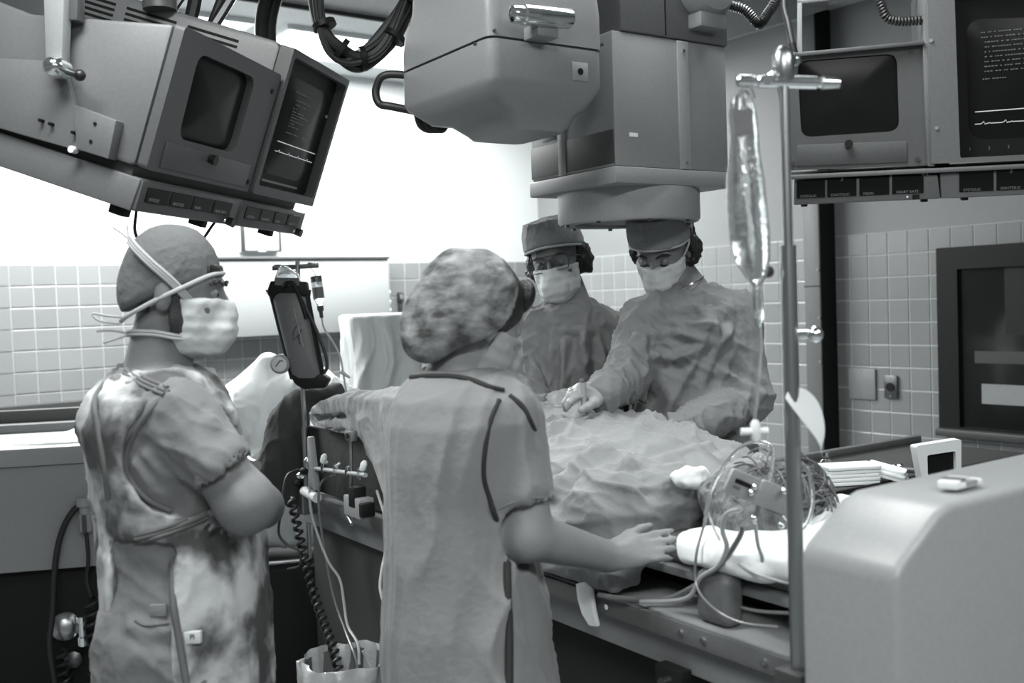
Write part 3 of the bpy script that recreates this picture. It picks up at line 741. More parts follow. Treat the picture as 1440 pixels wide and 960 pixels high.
MB().box(TB, (-.66, -.56), (-.005, .53), (tz - .35, tz + .005), .01).build('end_block', 'casing_light', tb)
q = at(940, 946, 1.98)
MB().box(Fr(q, -T, ZUP, -N), (-.04, .035), (-.05, .01), (-.03, .0), .004).build('under_bracket', 'dark_paint', tb)
MB().cyl(q - N * -.0 + V((.0, 0, -.015)), q - N * .02 + V((0, 0, -.015)), .010).build('bracket_bolt', 'steel', tb)
# mattress and pillow
ms = MB().box(TB, (-.60, 1.62), (.075, .485), (tz + .076, tz + .112), .014, 3).build('mattress', 'casing_mid')
tag(ms, 'thin grey mattress pad under the patient on the table', 'mattress')
# hem strip of white gauze tied at the rail
gz = MB(); c_ = TB.p(.035, -.02, tz)
gz.prism(Fr(c_, -T, ZUP, -N), [(-.03, .012), (.0, .022), (.022, .012), (.028, -.03), (.04, -.065), (.012, -.07), (-.012, -.05), (-.026, -.02)], 0, .012, .004)
tag(gz.build('gauze_tie', 'white_cloth'), 'white gauze strip wrapped over the table rail below the hand', 'gauze')
# table end housing
KO = V(((at(1262, 806, 1.35)).x, 1.35, 0)); KZ = at(1262, 806, 1.35).z
KF = Fr(KO, N, ZUP, -T)
prof = [(0, .0), (0, KZ - .006), (.012, KZ + .012), (.095, KZ + .066), (.125, KZ + .074), (.80, KZ + .080), (.83, KZ + .07), (.95, KZ - .02), (.95, 0)]
kh = empty('table_end_housing', KF.p(.4, 0, -.09), 'big light grey chamfered housing standing at the head end of the table', 'housing')
MB().prism(KF, prof, -.165, 0, .012, 4).build('cover', 'casing_light', kh)
MB().box(KF, (.0, .94), (.02, .5), (-.26, -.16), .01).build('rear_block', 'casing_light', kh)
# packets on the housing
for k, (x, y, l, wd, rz, hh) in enumerate(((1340, 684, .055, .030, .9, .012), (1356, 674, .065, .022, .6, .009))):
    c_ = at(x, y, 1.52); c_.z = KZ + .0795
    f_ = Fr(c_, (math.cos(rz), math.sin(rz), 0), (-math.sin(rz), math.cos(rz), 0), ZUP)
    root = empty('packet', c_, ('silvery paper packet lying on the housing nearest the viewer', 'flat white paper packet lying on the housing behind the silvery one')[k], 'packet')
    MB().prism(f_, rquad([(-l / 2, -wd / 2), (l / 2, -wd / 2), (l / 2, wd / 2), (-l / 2, wd / 2)], .004, 2), 0, hh, .002).build('wrapper', 'paper', root)
    MB().box(f_, (-l * .2, l * .25), (-wd * .51, wd * .51), (hh * .2, hh + .0008)).build('printed_band', 'casing_mid' if k == 0 else 'casing_light', root)
# framed device behind
dvy = 2.62
c0 = at(1302, 676, dvy); DV = Fr(c0, N * .9 + T * -.43, ZUP, (N * .9 + T * -.43).cross(ZUP))
dv = empty('small_meter', V((c0.x, c0.y, c0.z)), 'white framed meter with dark face standing behind the grey housing', 'meter')
o_ = DV.ons([(1297, 676), (1352, 668), (1352, 617), (1288, 627)]); n_ = DV.ons([(1305, 670), (1345, 664), (1344, 634), (1304, 640)])
MB().ring(DV, rquad(o_, .008), rquad(n_, .006), -.03, .0).build('frame', 'white_paint', dv)
MB().prism(DV, n_, -.03, -.012).build('face', 'screen', dv)
# it stands on the instrument counter
ic = empty('instrument_counter', at(1230, 690, 2.9).xy.to_3d(), 'dark instrument counter behind the patient head with steel tray edge', 'counter')
IC = Fr(V((at(1200, 685, 2.78).x, at(1200, 685, 2.78).y, 0)), N, T, ZUP)
icz = at(1200, 685, 2.78).z
MB().box(IC, (-.12, .85), (-.02, .40), (icz - .03, icz), .004).build('top', 'casing_dark', ic)
MB().box(IC, (-.12, .85), (.37, .40), (icz, icz + .022), .003).build('back_lip', 'casing_mid', ic)
MB().box(IC, (-.13, .86), (-.03, -.02), (icz - .03, icz + .006), .002).build('front_edge', 'black', ic)
MB().box(IC, (-.08, .8), (.02, .36), (0, icz - .03), .004).build('body', 'casing_mid', ic)
icc = lambda x, y, d=2.84: V((at(x, y, d).x, at(x, y, d).y, icz))
# folded gauze stacks
for k, (x, y, L, Wd, rz, nl, lab) in enumerate(((1193, 676, .15, .09, .1, 5, 'stack of folded white gauze squares on the dark counter'), (1248, 678, .10, .07, -.45, 3, 'loose folded gauze pad leaning beside the gauze stack'))):
    c_ = icc(x, y); root = empty('gauze_stack', c_, lab, 'gauze')
    for j in range(nl):
        f_ = Fr(c_ + V((random.uniform(-.003, .003), random.uniform(-.003, .003), .002 + j * .0105)), (math.cos(rz), math.sin(rz), -.25 * k), (-math.sin(rz), math.cos(rz), 0), (.25 * k * math.cos(rz), 0, 1))
        MB().prism(f_, rquad([(-L / 2, -Wd / 2), (L / 2, -Wd / 2), (L / 2, Wd / 2), (-L / 2, Wd / 2)], .008, 3), 0.012 * k, .0095 + .012 * k, .003).build('gauze_layer', 'white_cloth', root)
c_ = icc(1162, 668, 3.0)
bt = empty('vial', c_, 'small clear glass vial with cap on the counter behind the patient head', 'vial')
MB().lathe(c_, ZUP, [(.017, 0), (.018, .004), (.018, .036), (.010, .045), (.010, .052)], 16).build('bottle', 'glass', bt)
MB().lathe(c_ + V((0, 0, .052)), ZUP, [(.012, 0), (.012, .012), (.008, .014)], 14).build('vial_cap', 'steel', bt)
for k, (x, y) in enumerate(((1188, 660), (1268, 676), (1276, 668))):
    c_ = icc(x, y, 2.98); d_ = V((math.cos(.3 + k), math.sin(.3 + k), 0))
    root = empty('instrument', c_, ('capped syringe lying behind the gauze stack', 'steel clamp lying near the counter front right of the gauze', 'small steel clamp lying behind the other one')[k], 'instrument')
    MB().cyl(c_ - d_ * .04 + V((0, 0, .008)), c_ + d_ * .03 + V((0, 0, .008)), .007, n=10).build('shaft', 'tube' if k == 0 else 'steel', root)
    MB().ball(c_ + d_ * .04 + V((0, 0, .010)), .011, 10).build('finger_ring', 'tube_grey' if k == 0 else 'chrome', root)

# ================================================================== DRIP STAND (right, near)
DP = TB.p(-.615, -.035, tz)
py_ = DP.y
base = at(1122, 905, py_); topp = at(1101, 88, py_)
DPX = V((base.x, py_, 0)); topz = topp.z
iv = empty('drip_stand', V((DPX.x, DPX.y, tz - .05)), 'chrome drip stand clamped to the table end carrying a drip bag', 'drip stand')
midz = at(1110, 345, py_).z
MB().cyl(V((DPX.x, py_, tz - .06)), V((DPX.x, py_, midz)), .0125).build('lower_tube', 'steel', iv)
MB().cyl(V((DPX.x, py_, midz - .01)), V((DPX.x, py_, topz + .015)), .0078).build('upper_tube', 'steel', iv)
ka = at(1132, 470, py_)
MB().cyl(V((DPX.x + .01, py_, ka.z)), V((DPX.x + .035, py_ - .01, ka.z)), .007).build('lock_screw', 'chrome', iv)
MB().ball(V((DPX.x + .036, py_ - .012, ka.z)), .013, 12).build('lock_knob', 'chrome', iv)
ha, hb = at(1036, 114, py_), at(1180, 117, py_)
dirh = (hb - ha).normalized()
MB().lathe(ha, dirh, [(.007, 0), (.010, .003), (.010, .022), (.008, .024), (.008, .032), (.010, .034), (.010, (hb - ha).length - .036), (.008, (hb - ha).length - .034), (.008, (hb - ha).length - .028), (.0105, (hb - ha).length - .026), (.008, (hb - ha).length)], 14).build('hook_bar', 'chrome', iv)
mid = V((DPX.x, py_, topz))
MB().cyl(mid + V((-.03, -.02, -.03)), mid + V((.05, .12, .03)), .0085).build('hook_bar', 'chrome', iv)
MB().ball(mid + V((.05, .12, .03)), .012, 10).build('end_ball', 'chrome', iv)
MB().lathe(mid + V((0, 0, -.03)), ZUP, [(.014, 0), (.017, .005), (.017, .04), (.012, .05), (.006, .055)], 16).build('hub', 'steel', iv)
cl = Fr(V((DPX.x, py_, tz - .01)), N, -T, ZUP)
MB().box(cl, (-.028, .028), (-.028, .028), (-.035, .03), .004).build('clamp_block', 'casing_dark', iv)
MB().cyl(cl.p(-.03, .0, 0), cl.p(-.055, 0, 0), .012).build('clamp_screw', 'black', iv)
MB().cyl(cl.p(.0, .03, -.005), cl.p(0, .05, -.005), .014).build('clamp_screw', 'black', iv)
MB().cyl(cl.p(.01, .01, -.035), cl.p(.01, .01, -.085), .012).build('clamp_foot', 'steel_dark', iv)
pa = at(1112, 556, py_)
# paper strip hanging from the stand
ps = MB(); bm = ps.bm; rows = []
pth = [(1108, 553, 0, 10), (1125, 562, .3, 22), (1142, 580, .6, 25), (1153, 600, .8, 20), (1158, 620, .9, 12), (1156, 636, 1, 3)]
sp_c = spline([at(x, y, py_ - .015) for x, y, _, _ in pth], 5); ws = spline([V((w_, 0, 0)) for _, _, _, w_ in pth], 5)
for z_ in (0, .0016):
    rows.append([(bm.verts.new(p + V((-.0007 * w_.x * .6, z_, -.00075 * w_.x))), bm.verts.new(p + V((.0007 * w_.x * .6, z_ + .01, .00075 * w_.x)))) for p, w_ in zip(sp_c, ws)])
n_ = len(sp_c); fs = []
for i in range(n_ - 1):
    (a, b), (c_, d_) = rows[0][i], rows[0][i + 1]; (e, f), (g_, h_) = rows[1][i], rows[1][i + 1]
    for q in ((a, b, d_, c_), (e, g_, h_, f), (a, c_, g_, e), (b, f, h_, d_)): fs.append(bm.faces.new(q))
fs.append(bm.faces.new((rows[0][0][0], rows[1][0][0], rows[1][0][1], rows[0][0][1]))); fs.append(bm.faces.new((rows[0][-1][0], rows[0][-1][1], rows[1][-1][1], rows[1][-1][0])))
bmesh.ops.recalc_face_normals(bm, faces=fs)
tag(ps.build('paper_tag', 'paper'), 'curled white paper tag hanging from the drip stand', 'tag')

# ================================================================== PRESSURE INFUSER STAND (far end of the table)
IT = TB.p(1.555, -.03, tz)
iy = IT.y
inf = empty('infusion_stand', V((IT.x, iy, tz - .04)), 'slim steel infusion stand clamped to the foot end of the table', 'infusion stand')
itop = at(418, 376, iy).z
bx_ = at(432, 690, iy); tp_ = at(413, 376, iy)
MB().cyl(V((bx_.x, iy, tz - .06)), V((bx_.x, iy, at(428, 600, iy).z)), .012).build('lower_tube', 'steel', inf)
MB().cyl(V((bx_.x, iy, at(428, 602, iy).z)), V((bx_.x, iy, itop + .02)), .008).build('upper_tube', 'steel', inf)
MB().box(Fr(V((bx_.x, iy, tz)), N, -T, ZUP), (-.03, .03), (-.025, .03), (-.06, .03), .004).build('rail_clamp', 'steel', inf)
ba, bb = at(383, 377, iy), at(448, 373, iy)
MB().box(Fr(ba, bb - ba, ZUP, V((0, -1, 0))), (0, (bb - ba).length), (-.008, .008), (-.006, .006), .002).build('hook_bar', 'steel_dark', inf)
for f_ in (.12, .85): MB().box(Fr(ba.lerp(bb, f_), bb - ba, ZUP, V((0, -1, 0))), (-.012, .012), (.0, .012), (-.008, .008), .002).build('hook', 'steel', inf)
# cuff
cu = empty('pressure_infuser', at(415, 540, iy - .07), 'grey pressure infusion cuff with gauge hanging on the infusion stand', 'pressure cuff')
cy_ = iy - .075
def q3(x, y, dy=0): return at(x, y, cy_ + dy)
CUF = Fr(q3(412, 470), q3(436, 470) - q3(388, 470), q3(404, 400) - q3(420, 540), V((0, -1, 0)))
CUF.z = CUF.x.cross(CUF.y).normalized()
body = [CUF.on(*p) for p in ((405, 531), (447, 529), (437, 410), (388, 413))]
mb_ = MB(); bm = mb_.bm
bw = (body[1][0] - body[0][0])
for sname, m_, grow, th in (('cuff_sleeve', 'casing_mid', 0, .035), ('cuff_edge', 'black', .010, .022)):
    mb_ = MB(); bm = mb_.bm; rings = []
    for s in np.linspace(-1.0 - (.04 if grow else 0), 1.0 + (.08 if grow else 0), 13):
        t_ = (s + 1) / 2
        L_ = V(body[0]).lerp(V(body[3]), t_); R_ = V(body[1]).lerp(V(body[2]), t_)
        cx_ = (L_ + R_) / 2; hw = (R_ - L_).length / 2 + grow
        bul = th * math.sqrt(max(.02, 1 - abs(s / 1.12) ** 4))
        if grow and s > .95: hw *= 1.12
        rings.append([bm.verts.new(CUF.p(cx_.x + hw * math.copysign(abs(math.cos(a)) ** .7, math.cos(a)), cx_.y, bul * math.copysign(abs(math.sin(a)) ** .8, math.sin(a)))) for a in np.linspace(0, 2 * math.pi, 24, endpoint=False)])
    fs = [bm.faces.new(rings[0]), bm.faces.new(rings[-1])]
    for A, B in zip(rings, rings[1:]):
        for i in range(24): fs.append(bm.faces.new((A[i], A[(i + 1) % 24], B[(i + 1) % 24], B[i])))
    bmesh.ops.recalc_face_normals(bm, faces=fs)
    mb_.build(sname, m_, cu, 60)
# black flaps at the top and the bottom
MB().prism(CUF, [CUF.on(*p) for p in ((383, 412), (390, 396), (440, 392), (441, 408), (437, 414), (400, 416), (388, 424))], -.02, .02, .006).build('top_flap', 'black', cu)
MB().prism(CUF, [CUF.on(*p) for p in ((403, 528), (450, 522), (459, 528), (450, 542), (420, 547), (408, 540))], -.02, .02, .006).build('bottom_flap', 'black', cu)
MB().tube(spline([CUF.p(*CUF.on(*p), .03) for p in ((408, 404), (414, 396), (424, 399), (432, 425), (436, 445))], 6), .007, 8).build('strap', 'black', cu)
MB().tube(spline([CUF.p(*CUF.on(*p), .025) for p in ((432, 420), (446, 455), (456, 490), (457, 510), (452, 520))], 6), .0055, 8).build('inflation_tube', 'black_rubber', cu)
MB().tube([CUF.p(*CUF.on(*p), .037) for p in ((420, 432), (424, 460), (428, 485))], .0015, 6).build('crease', 'casing_light', cu)
MB().tube([CUF.p(*CUF.on(*p), .0362) for p in ((424, 452), (416, 466), (414, 478), (424, 468), (428, 460), (422, 474), (424, 482))], .0011, 5).build('pen_scribble', 'black', cu)
gp = CUF.on(391, 514)
gg = MB().lathe(CUF.p(gp[0], gp[1], -.005), CUF.z, [(.026, 0), (.032, .004), (.032, .024), (.027, .028)], 28).build('gauge', 'casing_light', cu)
MB().lathe(CUF.p(gp[0], gp[1], .0235), CUF.z, [(.024, 0), (.024, .0055)], 24).build('gauge_dial', 'mask', gg)
MB().tube([CUF.p(gp[0] - .012, gp[1] - .008, .030), CUF.p(gp[0] + .004, gp[1] + .012, .030), CUF.p(gp[0] + .014, gp[1] + .010, .030)], .0016, 6).build('needle', 'black', gg)
# bag neck inside the cuff
ck = MB().prism(CUF, rquad([CUF.on(*p) for p in ((394, 405), (431, 402), (428, 382), (415, 373), (404, 375), (396, 392))], .008, 3), -.018, .019, .008).build('bag_top', 'clear_plastic', cu)
MB().prism(CUF, [CUF.on(*p) for p in ((396, 402), (430, 399), (430, 388), (397, 391))], .019, .021).build('bag_print', 'casing_mid', ck)
# drip bottle beside it
q_ = lambda x, y: at(x, y, iy + .02)
bo = empty('infusion_bottle', q_(449, 440), 'small labelled infusion bottle hanging beside the pressure cuff', 'bottle')
bt_, bb_ = q_(444, 388), q_(450, 430); axb = (bb_ - bt_).normalized(); Lb = (bb_ - bt_).length; rr = .0185
MB().lathe(bt_, axb, [(rr * .8, 0), (rr, .006), (rr, Lb * .75), (rr * .55, Lb * .9), (rr * .5, Lb)], 20).build('glass_body', 'clear_plastic', bo)
MB().lathe(bt_ + axb * .0, axb, [(rr * 1.02, .001), (rr * 1.03, Lb * .2)], 20).build('top_band', 'steel_dark', bo)
MB().lathe(bt_ + axb * Lb * .38, axb, [(rr * 1.02, 0), (rr * 1.02, Lb * .34)], 20).build('label_band', 'casing_mid', bo)
MB().lathe(bb_, axb, [(rr * .6, 0), (rr * .6, .014), (rr * .35, .02), (rr * .35, .04)], 14).build('stopper', 'casing_dark', bo)
MB().tube(spline([bt_, q_(440, 380), q_(436, 376)], 5), .001, 5).build('hanger_wire', 'steel_dark', bo)
MB().tube(spline([bb_ + axb * .04, q_(456, 462), q_(468, 480), q_(478, 500), q_(482, 520), q_(486, 545), q_(489, 556)], 6), .0035, 6).build('drip_line', 'tube', bo)
MB().tube([q_(479, 522), q_(492, 531)], [.008, .004], 8).build('roller_clamp', 'tube', bo)

# ================================================================== RAIL GEAR AT THE FOOT END
def tq(x, y, n_=-.06):      # point on the plane in front of the rail
    f_ = Fr(TB.p(0, n_, 0), -T, ZUP, -N); a, b = f_.on(x, y); return f_.p(a, b, 0)
mf = empty('stopcock_manifold', tq(470, 690), 'row of clear stopcocks on a rod clamped to the table rail', 'manifold')
MB().tube([tq(433, 657), tq(514, 668)], .007, 10).build('manifold_bar', 'tube', mf)
for k in range(5):
    a = tq(438 + 17 * k, 656 + 2.6 * k); MB().lathe(a - V((0, 0, .014)), ZUP, [(.006, 0), (.009, .004), (.009, .022), (.005, .032)], 10).build('stopcock', 'steel_dark' if k % 2 else 'clear_plastic', mf)
    MB().cyl(a + V((0, 0, .012)), a + V((.014, 0, .022)), .0035, n=8).build('tap_lever', 'white_paint', mf)
MB().tube([tq(494, 700), tq(493, 605)], .005, 8).build('post', 'steel', mf)
c_ = tq(494, 612); f_ = Fr(c_, -T, ZUP, -N)
MB().box(f_, (-.022, .022), (-.016, .016), (-.01, .012), .003).build('post_block', 'steel', mf)
MB().cyl(f_.p(0, 0, .01), f_.p(0, 0, .016), .008).build('block_hole', 'black', mf)
c_ = tq(503, 712); f_ = Fr(c_, -T, ZUP, -N)
MB().box(f_, (-.06, .05), (-.03, .03), (-.03, .018), .004).build('clamp_body', 'casing_light', mf)
MB().box(f_, (-.02, .02), (.0, .06), (-.02, .02), .003).build('clamp_jaw', 'black', mf)
MB().cyl(f_.p(-.05, -.035, .01), f_.p(.02, -.045, .03), .005).build('clamp_screw', 'steel', mf)
MB().box(f_, (.052, .075), (-.02, .02), (-.02, .022), .003).build('clamp_pad', 'black', mf)
for k, (x, y) in enumerate(((455, 646), (511, 656))):
    MB().lathe(tq(x, y), V((.3, 0, 1)), [(.006, -.012), (.010, -.006), (.010, .01), (.005, .018)], 10).build('luer_cap', 'white_paint', mf)
a = tq(440, 640); f_ = Fr(a, -T, ZUP, -N)
MB().prism(f_, [(-.02, -.10), (.03, -.11), (.0, .06), (-.016, .06)], -.01, .012, .004).build('arm_bracket', 'casing_light', mf)
MB().cyl(tq(428, 690), tq(446, 700), .016).build('white_pad', 'white_paint', mf)
for k, (x, y) in enumerate(((424, 668), (420, 680), (432, 650), (428, 662))):
    MB().lathe(tq(x, y, -.07), (V((1, 0, .2)), V((0, -1, .3)), V((.2, 0, 1)), V((1, -.5, 0)))[k], [(.008, -.014), (.012, -.006), (.012, .008), (.006, .016)], 10).build('valve', ('chrome', 'black', 'steel', 'black')[k], mf)
# tubes down to the bin
def tubes(name, lab, pts, r, m, cat='tube', grp=None):
    o = MB().tube(spline(pts, 8), r, 7).build(name, m); tag(o, lab, cat, grp); return o
b3 = lambda x, y, d: at(x, y, d)
tubes('drain_tube', 'pale thin tube running from the manifold valves down into the bin', [b3(435, 665, 3.30), b3(437, 715, 3.27), b3(448, 755, 3.25), b3(462, 790, 3.22), b3(478, 815, 3.2), b3(484, 850, 3.17), b3(489, 880, 3.12), b3(503, 905, 3.05), b3(505, 935, 3.0)], .0046, 'tube', grp='tubes hanging from the table rail')
tubes('drain_tube', 'grey thin tube hanging beside the pale one into the bin', [b3(470, 668, 3.28), b3(452, 678, 3.26), b3(448, 705, 3.25), b3(455, 765, 3.24), b3(468, 835, 3.2), b3(485, 885, 3.1), b3(500, 925, 3.0), b3(506, 965, 2.97)], .0038, 'tube_grey', grp='tubes hanging from the table rail')
tubes('drain_tube', 'pale tube bowing left of the woman in the dress', [b3(530, 690, 3.0), b3(542, 730, 2.9), b3(544, 765, 2.85), b3(537, 800, 2.8), b3(535, 830, 2.75), b3(546, 862, 2.7), b3(560, 880, 2.7)], .0042, 'tube', grp='tubes hanging from the table rail')
tubes('drain_tube', 'thin tube curled on top of the bin liner', [b3(510, 915, 2.98), b3(520, 935, 2.98), b3(530, 955, 2.96), b3(545, 950, 2.96), b3(552, 975, 2.95), b3(530, 985, 2.95), b3(512, 970, 2.95)], .004, 'tube', grp='tubes hanging from the table rail')
p_ = spline([b3(408, 700, 3.3), b3(416, 730, 3.28), b3(426, 775, 3.25), b3(440, 830, 3.2), b3(455, 875, 3.12), b3(470, 915, 3.03), b3(480, 960, 2.96)], 5)
o = MB().tube(coil(p_, .011, 24, 9), .006, 6).build('coiled_cable', 'black_rubber'); tag(o, 'black coiled cable hanging from the table foot end into the bin', 'cable')
tubes('gauge_cable', 'thin black cable looping beside the capped man elbow', [b3(420, 660, 3.3), b3(402, 672, 3.25), b3(395, 720, 3.2), b3(392, 750, 3.2), b3(404, 766, 3.2), b3(421, 775, 3.2), b3(421, 795, 3.2), b3(404, 800, 3.2)], .004, 'black_rubber', 'cable')
# bin with a liner
bc = b3(490, 960, 2.95); bz = b3(486, 926, 2.95).z
br = .128
BX = V((b3(487, 935, 2.95).x, 2.95, 0))
bn = empty('waste_bin', BX, 'round waste bin with a crinkled plastic liner below the table', 'bin')
MB().lathe(BX, ZUP, [(br * .78, 0), (br * .8, .01), (br, bz - .01), (br * .97, bz - .01), (br * .78, .02)], 36).build('bin_body', 'casing_mid', bn)
mb_ = MB(); bm = mb_.bm; rings = []
for k, (r_, z_) in enumerate(((br * .93, bz - .16), (br * .96, bz - .02), (br * 1.0, bz + .008), (br * 1.045, bz + .004), (br * 1.05, bz - .05), (br * 1.04, bz - .10))):
    rings.append([bm.verts.new(BX + V((math.cos(a) * (r_ + .006 * math.sin(a * 9 + k) + .004 * math.sin(a * 23 + 2 * k)), math.sin(a) * (r_ + .006 * math.sin(a * 9 + k)), z_ + .005 * math.sin(a * 5 + k) + (0.012 * math.sin(a * 7) if k == 5 else 0)))) for a in np.linspace(0, 2 * math.pi, 72, endpoint=False)])
for A, B in zip(rings, rings[1:]):
    for i in range(72): bm.faces.new((A[i], A[(i + 1) % 72], B[(i + 1) % 72], B[i]))
ln = mb_.build('liner', 'liner', bn, 80)
# dark cart behind the elbow
ct = V((b3(370, 800, 3.9).x, 3.9, 0)); ctz = b3(395, 795, 3.7).z
CTF = Fr(ct, (math.cos(.25), math.sin(.25), 0), (-math.sin(.25), math.cos(.25), 0), ZUP)
cx = empty('dark_cart', ct, 'low dark equipment cart with steel rail behind the capped man elbow', 'cart')
MB().box(CTF, (-.15, .27), (-.15, .25), (.05, ctz - .03), .01).build('cart_body', 'dark_paint', cx)
MB().tube([CTF.p(-.15, -.17, ctz), CTF.p(.15, -.17, ctz), CTF.p(.17, -.15, ctz), CTF.p(.17, -.15, ctz + .14)], .008, 8).build('push_rail', 'steel', cx)
for sx in (-.12, .24):
    for sy in (-.12, .22): MB().lathe(CTF.p(sx, sy, .025) - CTF.x * .01, CTF.x, [(.01, 0), (.025, .002), (.025, .018), (.01, .02)], 14).build('wheel', 'black', cx)

# ================================================================== CABINET AT THE LEFT
CB = Fr(V((b3(48, 803, 3.6).x, 3.6, 0)), V((math.cos(.2), math.sin(.2), 0)), ZUP, V((math.sin(.2), -math.cos(.2), 0)))
cz0 = b3(48, 803, 3.6).z; cz1 = b3(48, 655, 3.6).z; cz2 = b3(48, 629, 3.6).z
cab = empty('equipment_cabinet', CB.p(.2, 0, -.3), 'grey equipment cabinet with pale worktop edge behind the capped man at left', 'cabinet')
MB().box(CB, (-.6, .60), (cz0, cz1), (-.55, 0), .006).build('body', 'casing', cab)
MB().box(CB, (-.62, .62), (cz1, cz2), (-.57, .015), .008).build('worktop', 'casing_light', cab)
MB().box(CB, (-.58, .58), (0, cz0), (-.5, -.06), .004).build('plinth', 'black', cab)
# shelf upstand behind
MB().box(CB, (-.62, .62), (cz2, cz2 + .035), (-.57, -.50), .004).build('rear_upstand', 'casing_mid', cab)
MB().box(CB, (-.62, .62), (cz2 + .02, cz2 + .085), (-.62, -.575), .004).build('rear_rail', 'casing_dark', cab)
hq = CB.on(120, 722, .03)
hr_ = MB().lathe(CB.p(hq[0], hq[1] - .062, .032), ZUP, [(.022, 0), (.024, .004), (.024, .062), (.019, .064), (.019, .088), (.0285, .09), (.0285, .118), (.024, .12)], 22).build('hose_holder', 'casing_light', cab)
MB().box(CB.at(hq[0], hq[1] - .03), (-.008, .008), (-.035, .03), (.045, .058), .002).build('holder_slot', 'casing_dark', cab)
cbp = lambda x, y, z=.035: CB.p(*CB.on(x, y, z), z)
o = MB().tube(spline([cbp(185, 735), cbp(165, 715), cbp(148, 705), cbp(125, 705), cbp(105, 716), cbp(88, 745), cbp(78, 790), cbp(74, 860), cbp(70, 905), cbp(78, 965)], 8), .0105, 10).build('gas_hose', 'black_rubber')
tag(o, 'black hose arching over the holder on the grey cabinet', 'hose')
o = MB().tube(spline([cbp(121, 745), cbp(124, 785), cbp(122, 815), cbp(128, 838)], 6) + coil(spline([cbp(128, 842), cbp(130, 880), cbp(136, 920), cbp(130, 965)], 6), .022, 9, 12), .007, 7).build('coiled_hose', 'black_rubber')
tag(o, 'black coiled hose hanging below the cabinet holder', 'hose')
rg = empty('gas_regulator', cbp(100, 930, .0), 'metal gas regulator with round flange in front of the dark cabinet plinth', 'regulator')
MB().lathe(cbp(92, 880, -.05), CB.z + V((.2, 0, .2)), [(.02, -.02), (.042, -.01), (.05, 0), (.05, .014), (.03, .03), (.018, .034)], 24).build('flange', 'steel', rg)
MB().lathe(cbp(117, 895, -.04), ZUP, [(.022, -.03), (.022, .0), (.016, .004), (.016, .05), (.02, .052), (.02, .075)], 16).build('valve_stem', 'chrome', rg)
MB().lathe(cbp(105, 925, -.04), CB.z, [(.02, -.02), (.03, 0), (.03, .02), (.012, .03)], 16).build('knob', 'steel_dark', rg)
MB().tube(coil(spline([cbp(85, 915, -.02), cbp(88, 940, -.02), cbp(95, 975, -.02)], 5), .02, 5, 12), .006, 6).build('coiled_lead', 'black_rubber', rg)
MB().box(CB.at(*CB.on(148, 815, -.05)), (-.02, .015), (-.016, .016), (-.06, -.04), .003).build('bracket', 'steel_dark', rg)
# ================================================================== IMPLICIT SURFACES (bodies, clothes, drapes)
def _hash(i, j, k):
    h = (i * 374761393 + j * 668265263 + k * 2147483647 + 1013904223) & 0xffffffff
    h = ((h ^ (h >> 13)) * 1274126177) & 0xffffffff
    return ((h ^ (h >> 16)) & 0xffff) / 32767.5 - 1.0
def vnoise(P):
    P = np.asarray(P, dtype=np.float64); I = np.floor(P).astype(np.int64); F = P - I; F = F * F * (3 - 2 * F)
    out = 0
    for a in (0, 1):
        for b in (0, 1):
            for c in (0, 1):
                w = (F[:, 0] if a else 1 - F[:, 0]) * (F[:, 1] if b else 1 - F[:, 1]) * (F[:, 2] if c else 1 - F[:, 2])
                out = out + w * _hash(I[:, 0] + a, I[:, 1] + b, I[:, 2] + c)
    return out
def A3(v): return np.array((v[0], v[1], v[2]), dtype=np.float64)
def cone(a, b, ra, rb):
    a, b = A3(a), A3(b); ab = b - a; L2 = max(ab.dot(ab), 1e-12)
    def d(P):
        t = np.clip((P - a) @ ab / L2, 0, 1)
        return np.linalg.norm(P - a - t[:, None] * ab, axis=1) - (ra + (rb - ra) * t)
    return d
def ell(c, r, R=None):
    c = A3(c); r = np.array(r, dtype=np.float64); Rm = np.eye(3) if R is None else np.array(R)
    def d(P):
        q = (P - c) @ Rm                       # Rm columns are the axes
        k0 = np.linalg.norm(q / r, axis=1); k1 = np.linalg.norm(q / (r * r), axis=1) + 1e-9
        return k0 * (k0 - 1) / k1
    return d
def rbox(c, h, R=None, rd=.01):
    c = A3(c); h = np.array(h) - rd; Rm = np.eye(3) if R is None else np.array(R)
    def d(P):
        q = np.abs((P - c) @ Rm) - h
        return np.linalg.norm(np.maximum(q, 0), axis=1) + np.minimum(q.max(axis=1), 0) - rd
    return d
def half(p, n):
    p = A3(p); n = A3(n); n = n / np.linalg.norm(n)
    return lambda P: (P - p) @ n
def stack(rows, X=(1, 0, 0), Y=(0, 1, 0), Z=(0, 0, 1), e=2.3):
    """elliptic stack: rows (centre point, half along X, half along Y), ordered along Z"""
    X, Y, Z = A3(X), A3(Y), A3(Z)
    rows = sorted(rows, key=lambda r: A3(r[0]) @ Z)
    zs = np.array([A3(r[0]) @ Z for r in rows]); cx = np.array([A3(r[0]) @ X for r in rows]); cy = np.array([A3(r[0]) @ Y for r in rows])
    rx = np.array([r[1] for r in rows]); ry = np.array([r[2] for r in rows])
    def d(P):
        z = P @ Z; x = P @ X - np.interp(z, zs, cx); y = P @ Y - np.interp(z, zs, cy)
        a = np.interp(z, zs, rx); b = np.interp(z, zs, ry)
        k = ((np.abs(x) / a) ** e + (np.abs(y) / b) ** e) ** (1 / e)
        dd = (k - 1) * np.minimum(a, b)
        return np.maximum(dd, np.maximum(zs[0] - z, z - zs[-1]))
    return d
